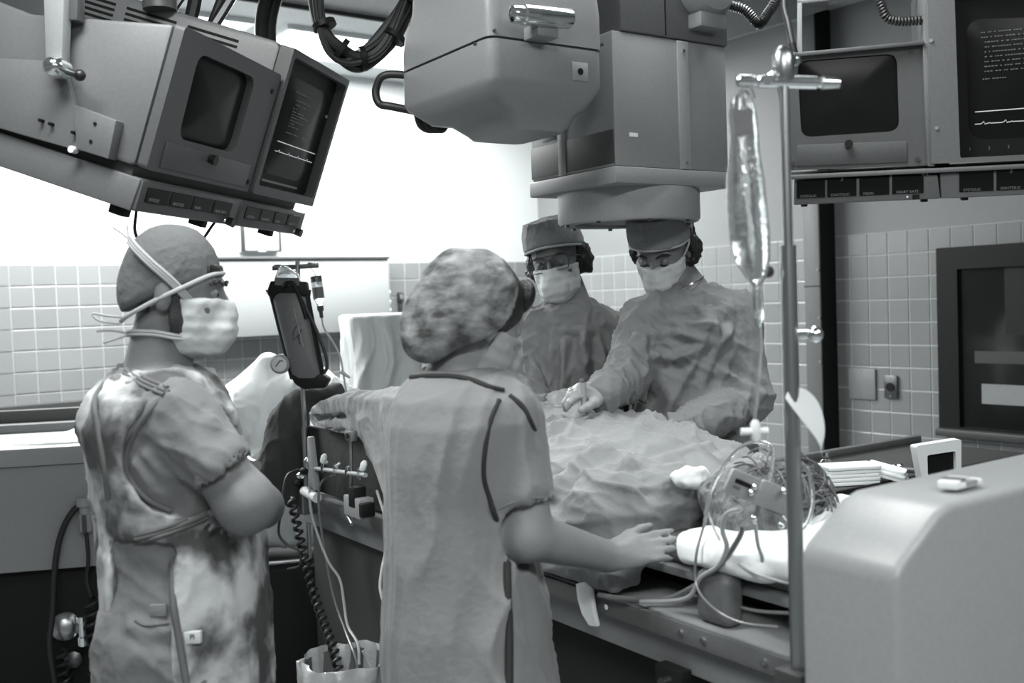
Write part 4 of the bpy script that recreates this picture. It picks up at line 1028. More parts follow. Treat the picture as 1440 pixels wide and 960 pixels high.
def polyprism(fr, pts, z0, z1, rd=.006):
    """extruded polygon of a frame"""
    o, X, Y, Z = A3(fr.o), A3(fr.x), A3(fr.y), A3(fr.z); Q = np.array(pts, dtype=float)
    def d(P):
        q = P - o; x = np.stack([q @ X, q @ Y], 1); z = q @ Z
        dm = np.full(len(P), 1e9); s = np.ones(len(P))
        for i in range(len(Q)):
            a, b = Q[i], Q[i - 1]; e = b - a; w_ = x - a
            t = np.clip(w_ @ e / (e @ e), 0, 1); dm = np.minimum(dm, ((w_ - t[:, None] * e) ** 2).sum(1))
            c1 = x[:, 1] >= a[1]; c2 = x[:, 1] < b[1]; c3 = e[0] * w_[:, 1] > e[1] * w_[:, 0]
            s = np.where((c1 & c2 & c3) | (~c1 & ~c2 & ~c3), -s, s)
        d2 = s * np.sqrt(dm); dz = np.abs(z - (z0 + z1) / 2) - (z1 - z0) / 2
        return np.minimum(np.maximum(d2, dz), 0) + np.sqrt(np.maximum(d2, 0) ** 2 + np.maximum(dz, 0) ** 2) - rd
    return d
def comb(ops):
    """ops: (kind, fn, k); u union, s subtract, i intersect"""
    def d(P, use=None):
        D = None
        for q, (op, fn, k) in enumerate(ops):
            if use is not None and not use[q]: continue
            if D is None and op == 's': continue
            e = fn(P)
            if D is None: D = e; continue
            if op == 'u':
                h = np.clip(.5 + .5 * (D - e) / k, 0, 1); D = D + (e - D) * h - k * h * (1 - h)
            else:
                if op == 's': e = -e
                h = np.clip(.5 - .5 * (D - e) / k, 0, 1); D = D + (e - D) * h + k * h * (1 - h)
        return D if D is not None else np.full(len(P), 1.0)
    d.ops = ops
    return d
def off(fn, o): return lambda P: fn(P) - o
EDG = [(0, 1), (2, 3), (4, 5), (6, 7), (0, 2), (1, 3), (4, 6), (5, 7), (0, 4), (1, 5), (2, 6), (3, 7)]
CRN = np.array([((c >> 0) & 1, (c >> 1) & 1, (c >> 2) & 1) for c in range(8)])
def surf(name, fn, lo, hi, h, m, parent, disp=None, relax=1, tint=None):
    """surface nets on the sparse blocks near the surface"""
    B = 12
    lo = np.array(lo, dtype=np.float64); hi = np.array(hi, dtype=np.float64)
    nb = np.maximum(1, np.ceil((hi - lo) / (h * B)).astype(int)); n = nb * B + 1
    D = np.full(n, 1.0, dtype=np.float32)
    gi = np.stack(np.meshgrid(*[np.arange(k) for k in nb], indexing='ij'), -1).reshape(-1, 3)
    cen = lo + (gi + .5) * B * h; rad = B * h * .87
    dc = fn(cen)
    act = np.abs(dc) < rad * 1.9 + .02
    for b in gi[~act & (dc < 0)]:
        D[b[0] * B:(b[0] + 1) * B + 1, b[1] * B:(b[1] + 1) * B + 1, b[2] * B:(b[2] + 1) * B + 1] = -1
    loc = np.stack(np.meshgrid(*[np.arange(B + 1)] * 3, indexing='ij'), -1).reshape(-1, 3)
    ab = gi[act]
    step = 24; use = None
    if hasattr(fn, 'ops'):
        step = 1; ca = cen[act]; dm = np.stack([f_(ca) for _, f_, _ in fn.ops]); isu = np.array([o_[0] == 'u' for o_ in fn.ops]); isi = np.array([o_[0] == 'i' for o_ in fn.ops])
        kk = np.array([o_[2] for o_ in fn.ops])[:, None]
        mn = dm[isu].min(0)[None]
        use = np.where(isu[:, None], dm < mn + 2.3 * rad + 2 * kk, (dm < 1.6 * rad + 2 * kk) | isi[:, None])
    for s in range(0, len(ab), step):
        ch = ab[s:s + step]
        pts = lo + ((ch[:, None, :] * B + loc[None]).reshape(-1, 3)) * h
        dd = (fn(pts) if use is None else fn(pts, use[:, s])).reshape(len(ch), B + 1, B + 1, B + 1)
        for q, b in enumerate(ch):
            D[b[0] * B:(b[0] + 1) * B + 1, b[1] * B:(b[1] + 1) * B + 1, b[2] * B:(b[2] + 1) * B + 1] = dd[q]
    ins = D < 0
    c = [ins[x:n[0] - 1 + x, y:n[1] - 1 + y, z:n[2] - 1 + z] for x, y, z in CRN]
    cnt = sum(k.astype(np.int8) for k in c)
    cells = np.argwhere((cnt > 0) & (cnt < 8))
    vals = np.stack([D[cells[:, 0] + x, cells[:, 1] + y, cells[:, 2] + z] for x, y, z in CRN], 1)
    acc = np.zeros((len(cells), 3)); num = np.zeros(len(cells))
    for i, j in EDG:
        a, b = vals[:, i], vals[:, j]; cr = (a < 0) != (b < 0)
        t = np.where(cr, a / np.where(cr, a - b, 1), 0)
        acc += np.where(cr[:, None], CRN[i] + t[:, None] * (CRN[j] - CRN[i]), 0); num += cr
    VV = lo + (cells + acc / num[:, None]) * h
    idx = np.full(n, -1, dtype=np.int64); idx[cells[:, 0], cells[:, 1], cells[:, 2]] = np.arange(len(cells))
    faces = []
    for ax in range(3):
        o1, o2 = [(1, 2), (2, 0), (0, 1)][ax]
        sl0 = [slice(1, None)] * 3; sl1 = [slice(1, None)] * 3
        sl0[ax] = slice(0, -1); sl1[ax] = slice(1, None)
        e0 = ins[tuple(sl0)]; e1 = ins[tuple(sl1)]
        w_ = np.argwhere(e0 != e1); base = w_.copy(); base[:, o1] += 1; base[:, o2] += 1
        sgn = e0[w_[:, 0], w_[:, 1], w_[:, 2]]
        def cid(d1, d2):
            q = base.copy(); q[:, o1] += d1; q[:, o2] += d2
            return idx[q[:, 0], q[:, 1], q[:, 2]]
        f = np.stack([cid(-1, -1), cid(0, -1), cid(0, 0), cid(-1, 0)], 1)
        f[~sgn] = f[~sgn][:, ::-1]
        faces.append(f[(f >= 0).all(1)])
    F = np.concatenate(faces)
    def normals():
        fn_ = np.cross(VV[F[:, 2]] - VV[F[:, 0]], VV[F[:, 3]] - VV[F[:, 1]]); N_ = np.zeros_like(VV)
        for k in range(4): np.add.at(N_, F[:, k], fn_)
        return N_ / (np.linalg.norm(N_, axis=1)[:, None] + 1e-12)
    for _ in range(relax):
        S = np.zeros_like(VV); Cn = np.zeros(len(VV))
        for k in range(4):
            np.add.at(S, F[:, k], VV[F[:, (k + 1) % 4]]); np.add.at(Cn, F[:, k], 1)
            np.add.at(S, F[:, k], VV[F[:, k - 1]]); np.add.at(Cn, F[:, k], 1)
        VV = VV * .5 + .5 * S / np.maximum(Cn, 1)[:, None]
    if disp is not None: VV = VV + normals() * disp(VV)[:, None]
    og = wloc(parent) if parent is not None else V(((lo[0] + hi[0]) / 2, (lo[1] + hi[1]) / 2, lo[2]))
    me = bpy.data.meshes.new(name)
    me.vertices.add(len(VV)); me.vertices.foreach_set('co', (VV - A3(og)).astype(np.float32).ravel())
    me.loops.add(F.size); me.loops.foreach_set('vertex_index', F.astype(np.int32).ravel())
    me.polygons.add(len(F)); me.polygons.foreach_set('loop_start', np.arange(0, F.size, 4, dtype=np.int32))
    me.polygons.foreach_set('use_smooth', np.ones(len(F), dtype=bool))
    me.update(); me.validate()
    return link(name, me, m, parent, og)
def folds(amp, fx, fz, seed=0, dirv=(0, 0, 1), fine=.45):
    """cloth folds that run along dirv: soft puffs between narrow creases"""
    dv = np.array(dirv, dtype=float); dv /= np.linalg.norm(dv)
    def f(P):
        along = P @ dv; perp = P - along[:, None] * dv
        wv = np.stack([vnoise(P * 4 + seed * 3.3), vnoise(P * 4 + 31 + seed), vnoise(P * 4 + 77 + seed)], 1)
        Q = perp * fx + (along * fz)[:, None] * dv + wv * .8 + seed * 7.7
        n1 = vnoise(Q); big = 1.9 * np.exp(-np.abs(n1) * 5) - .6
        Q2 = perp * fx * 2.1 + (along * fz * 2.4)[:, None] * dv + wv * 1.3 + seed * 2.1
        n2 = vnoise(Q2); sm = 1.9 * np.exp(-np.abs(n2) * 4.5) - .7
        gate = np.clip(.6 + .8 * vnoise(P * 3.1 + seed * 1.7), .25, 1)
        return amp * gate * (big * .55 + fine * sm * .6)
    return f
def ridge(lines, wd, amp, sharp=1.0):
    """creases along traced lines: a crest with a hollow on one side"""
    segs = [(A3(a), A3(b)) for L in lines for a, b in zip(L, L[1:])]
    def f(P):
        d = np.full(len(P), 9.0)
        for a, b in segs:
            ab = b - a; t = np.clip((P - a) @ ab / (ab @ ab), 0, 1)
            d = np.minimum(d, np.linalg.norm(P - a - t[:, None] * ab, axis=1))
        return amp * (np.exp(-(d / wd) * 1.5) - .45 * np.exp(-((d - wd * 1.9) / wd) ** 2))
    return f
from mathutils.bvhtree import BVHTree
class Hit:
    """finds points on the camera side of a built object"""
    def __init__(s, o):
        me = o.data; w_ = wloc(o)
        s.b = BVHTree.FromPolygons([V(v.co) + w_ for v in me.vertices], [tuple(p.vertices) for p in me.polygons])
    def __call__(s, x, y, o=.002):
        d = ray(x, y); h = s.b.ray_cast(CAMP, d)
        if h[0] is None:
            n_ = s.b.find_nearest(CAMP + d * 2.2); return n_[0]
        return h[0] - d * o
def addf(*fs): return lambda P: sum(f(P) for f in fs)
def basis(fwd, up=(0, 0, 1)):
    f = V(fwd).normalized(); u = V(up); u = (u - f * u.dot(f)).normalized(); r = f.cross(u)
    return r, f, u
class Head:
    def __init__(s, c, fwd, up=(0, 0, 1), size=1.0):
        s.c = V(c); s.r, s.f, s.u = basis(fwd, up); s.s = size
        s.R = np.array([A3(s.r), A3(s.f), A3(s.u)]).T
    def p(s, x, y, z): return s.c + (s.r * x + s.f * y * .9 + s.u * z) * s.s
    def e(s, x, y, z, a, b, c): return ell(s.p(x, y, z), (a * s.s, b * s.s * .9, c * s.s), s.R)
    def k(s, a, b, ra, rb): return cone(s.p(*a), s.p(*b), ra * s.s, rb * s.s)
    def ops(s, neck=None, nr=.055):
        o = [('u', s.e(0, -.012, .035, .074, .096, .085), .01), ('u', s.e(0, .030, -.02, .062, .062, .085), .02), ('u', s.e(0, .032, -.072, .050, .055, .042), .02),
             ('u', s.e(0, .074, -.092, .022, .018, .018), .018)]
        for x in (-1, 1):
            o += [('u', s.e(.037 * x, .062, -.03, .022, .022, .022), .015), ('s', s.e(.031 * x, .102, .0, .018, .016, .011), .008), ('u', s.e(.076 * x, -.012, -.008, .010, .020, .032), .006)]
        o += [('u', s.k((-.036, .078, .022), (.036, .078, .022), .010, .010), .012), ('u', s.k((0, .090, .004), (0, .110, -.034), .007, .011), .01), ('u', s.e(0, .104, -.040, .018, .012, .009), .006),
              ('u', s.e(0, .092, -.062, .023, .010, .008), .006), ('u', s.e(0, .09, -.073, .019, .010, .007), .004)]
        if neck is not None: o += [('u', cone(s.p(0, -.025, -.055), neck, nr * s.s, (nr + .006) * s.s), .02)]
        return o
    def lo(s, m): return A3(s.c) - m
    def hi(s, m): return A3(s.c) + m
    def mask(s, parent, m='mask', neck=None, low=-.125, topz=-.006, back=-.01):
        hd = comb([('u', s.e(0, .030, -.02, .064, .064, .085), .01), ('u', s.e(0, .034, -.075, .054, .060, .045), .02), ('u', s.e(0, .082, -.088, .028, .022, .024), .02), ('u', s.k((0, .085, .0), (0, .104, -.036), .010, .014), .03), ('u', s.e(0, .095, -.068, .03, .02, .02), .02)])
        fn = comb([('u', off(hd, .007), .01), ('i', half(s.p(0, .09, topz), A3(s.u) - .30 * A3(s.f) * 0), .004), ('i', half(s.p(0, .0, low), -A3(s.u) - .25 * A3(s.f)), .006), ('i', half(s.p(0, back, 0), -A3(s.f) + .22 * A3(s.u)), .006)])
        u = A3(s.u)
        def pleat(P): return .0007 * np.sin(((P - A3(s.c)) @ u) * 2 * np.pi / .024) + .0020 * vnoise(P * 45) + .0012 * vnoise(P * 95)
        return surf('face_mask', fn, s.lo(.17), s.hi(.17), .0042, m, parent, pleat, 1)
    def eyes(s, parent, shut=False):
        for x in (-1, 1):
            if shut:
                MB().ball(s.p(.031 * x, .080, .0), .0118 * s.s, 12).build('eyelid', 'skin', parent)
                MB().tube(spline([s.p(.031 * x - .012, .0875, -.006), s.p(.031 * x, .0935, -.009), s.p(.031 * x + .012, .0875, -.006)], 4), .0016, 6).build('lashes', 'hair', parent)
                continue
            e_ = MB().ball(s.p(.031 * x, .079, .0), .0112 * s.s, 12).build('eye', 'eye', parent)
            MB().ball(s.p(.031 * x, .0865, -.001), .0058 * s.s, 8).build('iris', 'iris', e_)
    def brows(s, parent, m='hair'):
        for x in (-1, 1): MB().tube(spline([s.p(.014 * x, .096, .018), s.p(.032 * x, .094, .025), s.p(.052 * x, .078, .019)], 5), [.0028] * 5 + [.0042] * 4 + [.0018] * 2, 6).build('eyebrow', m, parent)
    def strip(s, pts, wd, th, n=6):
        """ribbon through head-local points"""
        P = spline([s.p(*q) for q in pts], n); mb = MB(); mb.tube(P, wd, 6); return mb
def hand_ops(wr, dirv, normal, side, L=.18, curl=.3, spread=.10, thumb=.7, r=.0085, fold=None):
    """palm and five fingers: wr wrist, dirv towards the fingers, normal out of the back of the hand, side = +1/-1 thumb side"""
    d = V(dirv).normalized(); n = V(normal); n = (n - d * n.dot(d)).normalized(); x = d.cross(n) * side; s = L / .18
    w = V(wr); R = np.array([A3(x), A3(d), A3(n)]).T
    ops = [('u', ell(w + d * .048 * s, (.038 * s, .052 * s, .016 * s), R), .01), ('u', cone(w - d * .01, w + d * .03 * s, .025 * s, .024 * s), .02)]
    for k, (ox, ln) in enumerate(((.027, .072), (.009, .082), (-.009, .076), (-.025, .060))):
        b = w + d * (.082 - .004 * abs(k - 1)) * s + x * ox * s; dd = (d + x * (spread * (1.2 - k * .8))).normalized(); p = b
        cu = curl if not isinstance(curl, (list, tuple)) else curl[k]
        ang = cu * .6; rr = r * s * (1, 1.04, 1, .88)[k]
        ops.append(('u', cone(w + d * .045 * s + x * ox * .8 * s, b, rr * 1.25, rr * 1.12), .008))
        for j, fr_ in enumerate((.45, .31, .24)):
            q = p + (dd * math.cos(ang) - n * math.sin(ang)) * ln * fr_ * s
            ops.append(('u', cone(p, q, rr * (1.08 - .1 * j), rr * (.98 - .1 * j)), .004)); p = q; ang += cu
    b = w + d * .022 * s + x * .024 * s; p = b; td = (d * (1 - thumb * .5) + x * thumb - n * .25).normalized()
    for j, fr_ in enumerate((.040, .032, .026)):
        q = p + td * fr_ * s; ops.append(('u', cone(p, q, (.0135 - .0015 * j) * s, (.0120 - .0015 * j) * s), .008)); p = q; td = (td + d * .35 - n * .12).normalized()
    return ops
def vstack(rows, e=2.3, grow=0.0, squash=1.0):
    """stack whose cross sections face the line of sight of its middle row"""
    c = V(rows[len(rows) // 2][0]) - CAMP; c.z = 0; c.normalize()
    return stack([(r[0], r[1] + grow, (r[2] + grow) * squash) for r in rows], (c.y, -c.x, 0), (c.x, c.y, 0), (0, 0, 1), e)
def bbox(pts, m):
    P = np.array([A3(p) for p in pts]); return P.min(0) - m, P.max(0) + m
def rows_px(rows, depth, lat):
    """silhouette rows (y, x0, x1[, half depth[, depth shift]]) -> elliptic stack rows"""
    out = []
    for r in rows:
        y, x0, x1 = r[:3]; hl = r[3] if len(r) > 3 else lat; sh = r[4] if len(r) > 4 else 0
        a, b = at(x0, y, depth), at(x1, y, depth); c = (a + b) / 2; c.y += sh
        out.append((c, (b - a).length / 2, hl))
    return out
# ================================================================== CAPPED MAN AT THE LEFT
D1 = 2.05
def a1(x, y, dy=0.0): return at(x, y, D1 + dy)
p1 = empty('person', V((a1(262, 700).x, D1, 0)), 'man in cap, mask and mottled apron standing in profile with folded arms', 'person')
H1_ = Head(a1(252, 412), (1, .06, -.07), (-.06, 0, 1), 1.02)
neck1 = a1(222, 520)
tor1 = rows_px([(515, 185, 262, .06), (528, 160, 285, .12), (550, 143, 300, .18), (590, 128, 318, .20), (650, 142, 332, .195), (710, 152, 338, .18), (760, 158, 345, .175), (820, 166, 350, .185), (900, 170, 356, .19), (965, 176, 362, .19)], D1, .18)
low1 = a1(268, 965).z
shR, shL = a1(256, 590, -.150), a1(250, 588, .15)
elR = a1(346, 708, -.19); wrR = a1(352, 700, .05); haR = a1(338, 684, .16)
elL = a1(368, 712, .17); wrL = a1(344, 718, -.05)
torf = vstack(tor1)
hipc = a1(265, 930); hx = hipc.x
legs = [('u', cone((hx - .0, D1 + s * .095, low1 + .05), (hx - .01, D1 + s * .10, .5), .10, .06), .04) for s in (-1, 1)] + [('u', cone((hx - .01, D1 + s * .10, .5), (hx - .02, D1 + s * .10, .09), .06, .042), .02) for s in (-1, 1)] + [('u', cone((hx - .03, D1 + s * .10, .05), (hx + .14, D1 + s * .11, .035), .045, .035), .03) for s in (-1, 1)]
arms1 = [('u', cone(shR, elR, .052, .050), .03), ('u', cone(elR, wrR, .050, .034), .03), ('u', cone(shL, elL, .056, .045), .02), ('u', cone(elL, wrL, .044, .030), .02)]
hand1 = hand_ops(wrL, a1(290, 730, -.185) - wrL, V((-.2, -1, .25)), -1, .15, .22, .04, .2)
hand1 += hand_ops(wrR, haR - wrR, V((1, 0, .2)), 1, .17, .3)
body1 = comb(H1_.ops(neck1, .058) + [('u', off(torf, -.012), .03)] + arms1 + hand1 + legs)
surf('body', body1, (-1.0, 1.65, 0), (-.42, 2.42, 1.80), .0065, 'skin', p1)
H1_.eyes(p1); H1_.brows(p1)
# scrub shirt and trousers
slv = [('u', cone(shR + V((-.005, 0, .01)), a1(308, 652, -.19), .066, .060), .03), ('u', cone(shL, a1(315, 650, .17), .066, .06), .03)]
trs = [('u', cone((hx - .02, D1 + s * .095, low1 + .12), (hx - .02, D1 + s * .10, .12), .125, .085), .05) for s in (-1, 1)]
shirt = comb([('u', off(torf, .004), .02)] + slv + trs + [('s', cone(a1(318, 664, -.19), a1(352, 708, -.19), .053, .066), .004), ('s', ell(a1(222, 500), (.075, .075, .05)), .01)])
fA = folds(.014, 15, 3.2, 1, (.35, 0, 1)); fB = folds(.012, 19, 5, 2, (.8, 0, -.6))
o_scrub = surf('scrub_suit', shirt, (-1.02, 1.62, 0.09), (-.42, 2.42, 1.50), .006, 'scrub_man', p1, addf(fA, fB, ridge([[a1(x, y, -.20) for x, y in L] for L in (((205, 640), (225, 665), (260, 690)), ((190, 650), (215, 690), (245, 705)), ((250, 600), (275, 640), (285, 680)), ((300, 590), (300, 640)), ((170, 800), (200, 790), (235, 800)), ((160, 770), (190, 775), (220, 770)), ((185, 880), (215, 890), (240, 885)))], .014, .012)), 1)
# apron: mottled sheet over the trunk, open at the near side below the belt
zb_ = a1(262, 735).z
apn = comb([('u', off(torf, .016), .02), ('u', stack([(a1(262, 960) - V((0, 0, .35)), .155, .21), (a1(270, 880), .150, .208), (a1(262, 760), .142, .192)]), .03),
            ('s', cone(a1(262, 640, -.45), a1(262, 640, -.02), .112, .105), .01), ('s', cone(a1(262, 640, .45), a1(262, 640, .02), .11, .105), .01),
            ('s', rbox(a1(188, 880, -.22), (.062, .20, .142), np.array([[1, 0, -.06], [0, 1, 0], [.06, 0, 1]]).T, .02), .006),
            ('s', ell(a1(232, 505), (.085, .09, .055)), .01)])
o_apron = surf('apron', apn, (-1.0, 1.66, .42), (-.43, 2.40, 1.50), .006, 'apron', p1, addf(folds(.012, 12, 2.4, 5), folds(.009, 18, 5, 6, (.6, 0, 1)), ridge([[a1(x, y, -.16) for x, y in L] for L in (((160, 740), (200, 735), (245, 725)), ((155, 700), (185, 715), (225, 720)), ((280, 760), (300, 850), (300, 960)), ((330, 770), (335, 880)))], .016, .012)), 1)
hA1, hS1 = Hit(o_apron), Hit(o_scrub)
def near1(x, y, o=.0):
    p, q = hA1(x, y, .0015), hS1(x, y, .0015)
    return p if (p - CAMP).length < (q - CAMP).length else q
ab_ = spline([near1(x, y, .006) for x, y in ((238, 548), (205, 585), (180, 630), (180, 665), (205, 700), (240, 718))], 6)
MB().tube(ab_, .006, 8).build('armhole_binding', 'apron_edge', p1, 80)
MB().tube(spline([near1(x, y, .004) for x, y in ((150, 518), (134, 560), (138, 600), (148, 660), (152, 700))], 6), .006, 8).build('back_binding', 'apron_edge', p1, 80)
MB().tube(spline([near1(x, y, .004) for x, y in ((243, 790), (244, 850), (252, 900), (262, 960))], 6), .007, 8).build('side_binding', 'apron_edge', p1, 80)
bl = [near1(x, y, .012) for x, y in ((190, 758), (215, 752), (245, 742), (275, 730), (292, 722))]
bm_ = MB()
for dz in (-5, 0, 5): bm_.tube(spline([near1(x, y + dz) for x, y in ((190, 758), (215, 752), (245, 742), (275, 730), (292, 722))], 4), .0045, 6)
bm_.build('belt', 'apron_edge', p1, 80)
st = [near1(x, y, .006) for x, y in ((176, 522), (200, 538), (232, 552))]
bm_ = MB()
for dx in (-7, -2, 3): bm_.tube(spline([near1(x - dx * .5, y + dx) for x, y in ((176, 522), (200, 538), (232, 552))], 4), .0045, 6)
bm_.build('shoulder_strap', 'apron_edge', p1, 80)
tg = near1(268, 896, .012); TGF = Fr(tg, V((1, -.12, .06)), V((.02, 0, 1)), V((-.1, -1, 0)))
tgo = MB().box(TGF, (-.018, .020), (-.011, .011), (-.006, .004), .001).build('maker_tag', 'mask', p1)
text_mesh('tag_letters', 'PI', Fr(TGF.p(0, -.002, .0045), TGF.x, TGF.y, TGF.z), .013, 'black', tgo)
tl_ = near1(222, 858, .010); TLF = Fr(tl_, V((1, 0, 0)), V((0, 0, 1)), V((0, -1, 0)))
MB().box(TLF, (-.014, .016), (-.011, .011), (-.012, .003), .001).build('sewn_label', 'scrub', p1)
MB().tube(spline([near1(x, y, .008) for x, y in ((190, 872), (205, 879), (238, 876))], 5), .003, 6).build('pocket_seam', 'apron_edge', p1)
# cap
fwd_, up_ = A3(H1_.f), A3(H1_.u)
capb = comb([('u', H1_.e(0, -.016, .036, .082, .103, .098), .01), ('u', H1_.e(0, -.070, -.010, .066, .055, .066), .03), ('i', half(H1_.p(0, .088, .040), -(up_ - .44 * fwd_)), .004)])
surf('surgical_cap', capb, H1_.lo(.19), H1_.hi(.19), .0045, 'cap_dark', p1, folds(.008, 22, 6, 3, (.6, 0, .5)), 1)
# cap band and mask ties
def on_head(H, pts, r): return spline([H.p(*q) for q in pts], 6)
MB().tube(on_head(H1_, [(.0, .094, .042), (.050, .074, .034), (.080, .02, .006), (.080, -.03, -.018), (.062, -.085, -.045), (.02, -.115, -.058)], 0), .0045, 8).build('cap_band', 'tie', p1)
mk1 = H1_.mask(p1, 'mask', topz=-.008, back=.022)
tie = MB()
for dx in (-.0045, 0, .0045): tie.tube([p + V((dx * .5, 0, dx)) for p in on_head(H1_, [(.060, .045, -.02), (.080, .01, .018), (.088, -.03, .050), (.082, -.065, .078), (.070, -.085, .097)], 0)], .0042, 6)
tie.build('mask_tie', 'tie', mk1, 80)
tie = MB()
for dz in (-.003, .003): tie.tube([p + V((0, 0, dz)) for p in on_head(H1_, [(.054, .04, -.085), (.062, .01, -.083), (.060, -.03, -.078), (.05, -.075, -.078), (.02, -.10, -.082)], 0)], .0038, 6)
tie.build('mask_tie', 'tie', mk1, 80)
for e_ in (((.070, -.085, .097), (.068, -.105, .110), (.066, -.12, .118)), ((.070, -.085, .097), (.066, -.09, .112), (.064, -.092, .124)), ((.04, -.10, -.05), (.045, -.135, -.048), (.045, -.165, -.045), (.045, -.15, -.058), (.04, -.11, -.062)), ((.03, -.10, -.08), (.035, -.13, -.076), (.035, -.16, -.078)), ((.03, -.10, -.085), (.035, -.13, -.095), (.035, -.145, -.10))):
    MB().tube(on_head(H1_, e_, 0), .0026, 6).build('loose_tie', 'tie', mk1)
# beard and hair below the cap
br_ = comb([('u', off(H1_.e(0, .020, -.050, .058, .066, .060), .010), .01), ('u', H1_.e(.066, .008, -.025, .012, .016, .04), .012), ('i', half(H1_.p(0, .04, 0), fwd_), .004), ('i', half(H1_.p(0, -.002, 0), -fwd_), .006), ('i', half(H1_.p(0, 0, .012), up_), .004)])
surf('beard', br_, H1_.lo(.15), H1_.hi(.15), .005, 'beard', p1)
hr1 = comb([('u', off(H1_.e(0, -.012, .02, .074, .096, .085), .006), .01), ('i', half(H1_.p(0, .0, -.012), up_ - .25 * fwd_), .004), ('i', half(H1_.p(0, -.045, 0), fwd_), .004)])
surf('hair', hr1, H1_.lo(.15), H1_.hi(.15), .005, 'hair', p1)
hr2 = comb([('u', off(H1_.e(0, -.008, .033, .074, .096, .085), .005), .01), ('i', half(H1_.p(0, .068, .0), -fwd_), .004), ('i', half(H1_.p(0, 0, .034), -up_), .003), ('i', half(H1_.p(0, 0, .058), up_), .003)])
surf('hair_front', hr2, H1_.lo(.15), H1_.hi(.15), .0045, 'hair', p1)
wt = spline([a1(346, 646, .03), a1(352, 652, -.02), a1(360, 655, -.05)], 4)
MB().tube(wt, .012, 10).build('watch_band', 'chrome', p1)
# ================================================================== WOMAN IN THE SCRUB DRESS
D2 = 1.95
def a2(x, y, dy=0.0): return at(x, y, D2 + dy)
p2 = empty('person', V((a2(650, 700).x, D2, 0)), 'woman seen from behind in a piped scrub dress and patterned bouffant cap touching the patient', 'person')
H2_ = Head(a2(670, 452, .03), (.80, .50, -.30), (.22, .1, 1), 1.0)
fw2, up2 = A3(H2_.f), A3(H2_.u)
tor2 = rows_px([(521, 594, 690, .065), (530, 582, 704, .08), (540, 572, 718, .10), (560, 558, 735, .13), (590, 548, 742, .15), (640, 546, 726, .155), (700, 546, 722, .15), (780, 546, 738, .16), (860, 547, 756, .17), (965, 550, 774, .18)], D2, .15)
tf2 = vstack(tor2)
low2 = a2(660, 965)
sh2 = a2(728, 592, -.03); el2 = a2(740, 752, -.07); wr2 = at(856, 782, 2.03)
sh2l = a2(600, 590, .16); el2l = a2(640, 740, .30); wr2l = at(760, 735, 2.30)
tipd = at(952, 762, 2.03) - wr2
hand2 = hand_ops(wr2, tipd, V((-.10, -.80, .60)), -1, .165, .12, .07, .45)
legs2 = []
for s in (-1, 1):
    hx2, hy2 = low2.x + .0, D2 + s * .09
    legs2 += [('u', cone((hx2 - .05 * s, hy2, low2.z), (hx2 - .05 * s, hy2, .48), .095, .055), .03), ('u', cone((hx2 - .05 * s, hy2, .48), (hx2 - .05 * s, hy2, .08), .055, .04), .02), ('u', cone((hx2 - .05 * s, hy2, .045), (hx2 - .05 * s + .10, hy2 + .10, .035), .04, .032), .03)]
body2 = comb(H2_.ops(a2(640, 535, .02), .052) + [('u', off(tf2, -.012), .03), ('u', cone(sh2, el2, .052, .046), .02), ('u', cone(el2, wr2, .046, .030), .02), ('u', cone(sh2l, el2l, .05, .042), .02), ('u', cone(el2l, wr2l, .042, .028), .02)]
              + hand2 + hand_ops(wr2l, at(800, 745, 2.42) - wr2l, V((0, 0, 1)), -1, .17, .2) + legs2)
surf('body', body2, (-.36, 1.68, 0), (.42, 2.56, 1.78), .0055, 'skin_pale', p2)
H2_.eyes(p2)
rg_ = spline([wr2 + V((-.012, 0, .030)), wr2 + V((-.002, -.03, .0)), wr2 + V((.006, -.012, -.028))], 5)
MB().tube(rg_, .0012, 6).build('bracelet', 'steel_dark', p2)
slv2 = [('u', cone(sh2 + V((-.01, 0, .005)), a2(732, 690, -.06), .060, .066), .03), ('u', cone(sh2l, a2(625, 690, .26), .062, .066), .03)]
skirt = vstack([(a2(662, 960) - V((0, 0, .42)), .168, .19), (a2(662, 940), .15, .178), (a2(655, 860), .138, .165), (a2(650, 770), .09, .11)])
dress = comb([('u', off(tf2, .007), .02), ('u', skirt, .05)] + slv2 + [('s', cone(a2(734, 703, -.065), a2(738, 752, -.07), .055, .068), .004), ('s', ell(a2(640, 516, .02), (.058, .065, .016)), .006)])
o_dress = surf('scrub_dress', dress, (-.36, 1.68, .42), (.25, 2.45, 1.49), .006, 'scrub', p2, addf(folds(.018, 9, .9, 11), folds(.009, 17, 2.4, 12, (.2, 0, 1))), 2)
hD2 = Hit(o_dress)
def near2(x, y, e_=-.001): return hD2(x, y, e_)
def pipe(pts, r, name='piping'):
    P = spline([near2(*q) for q in pts], 5)
    return MB().tube(P, r, 8).build(name, 'piping', p2, 80)
pipe(((578, 531), (605, 529), (640, 530), (665, 535), (688, 544), (708, 549)), .0055)
pipe(((702, 562), (690, 590), (682, 630), (680, 670), (688, 700), (698, 730), (708, 760), (713, 790)), .0050)
pipe(((713, 790), (714, 830), (716, 880), (716, 962)), .0075)
MB().tube(spline([near2(716, 556), near2(735, 572), near2(748, 598), a2(756, 618, -.04), a2(757, 634, -.04)], 5), .0055, 8).build('piping', 'piping', p2, 80)
# sleeve opening hem line
MB().tube(spline([near2(700, 716), near2(722, 706), near2(748, 700), near2(766, 700)], 5), .0022, 6).build('sleeve_hem', 'scrub', p2, 80)
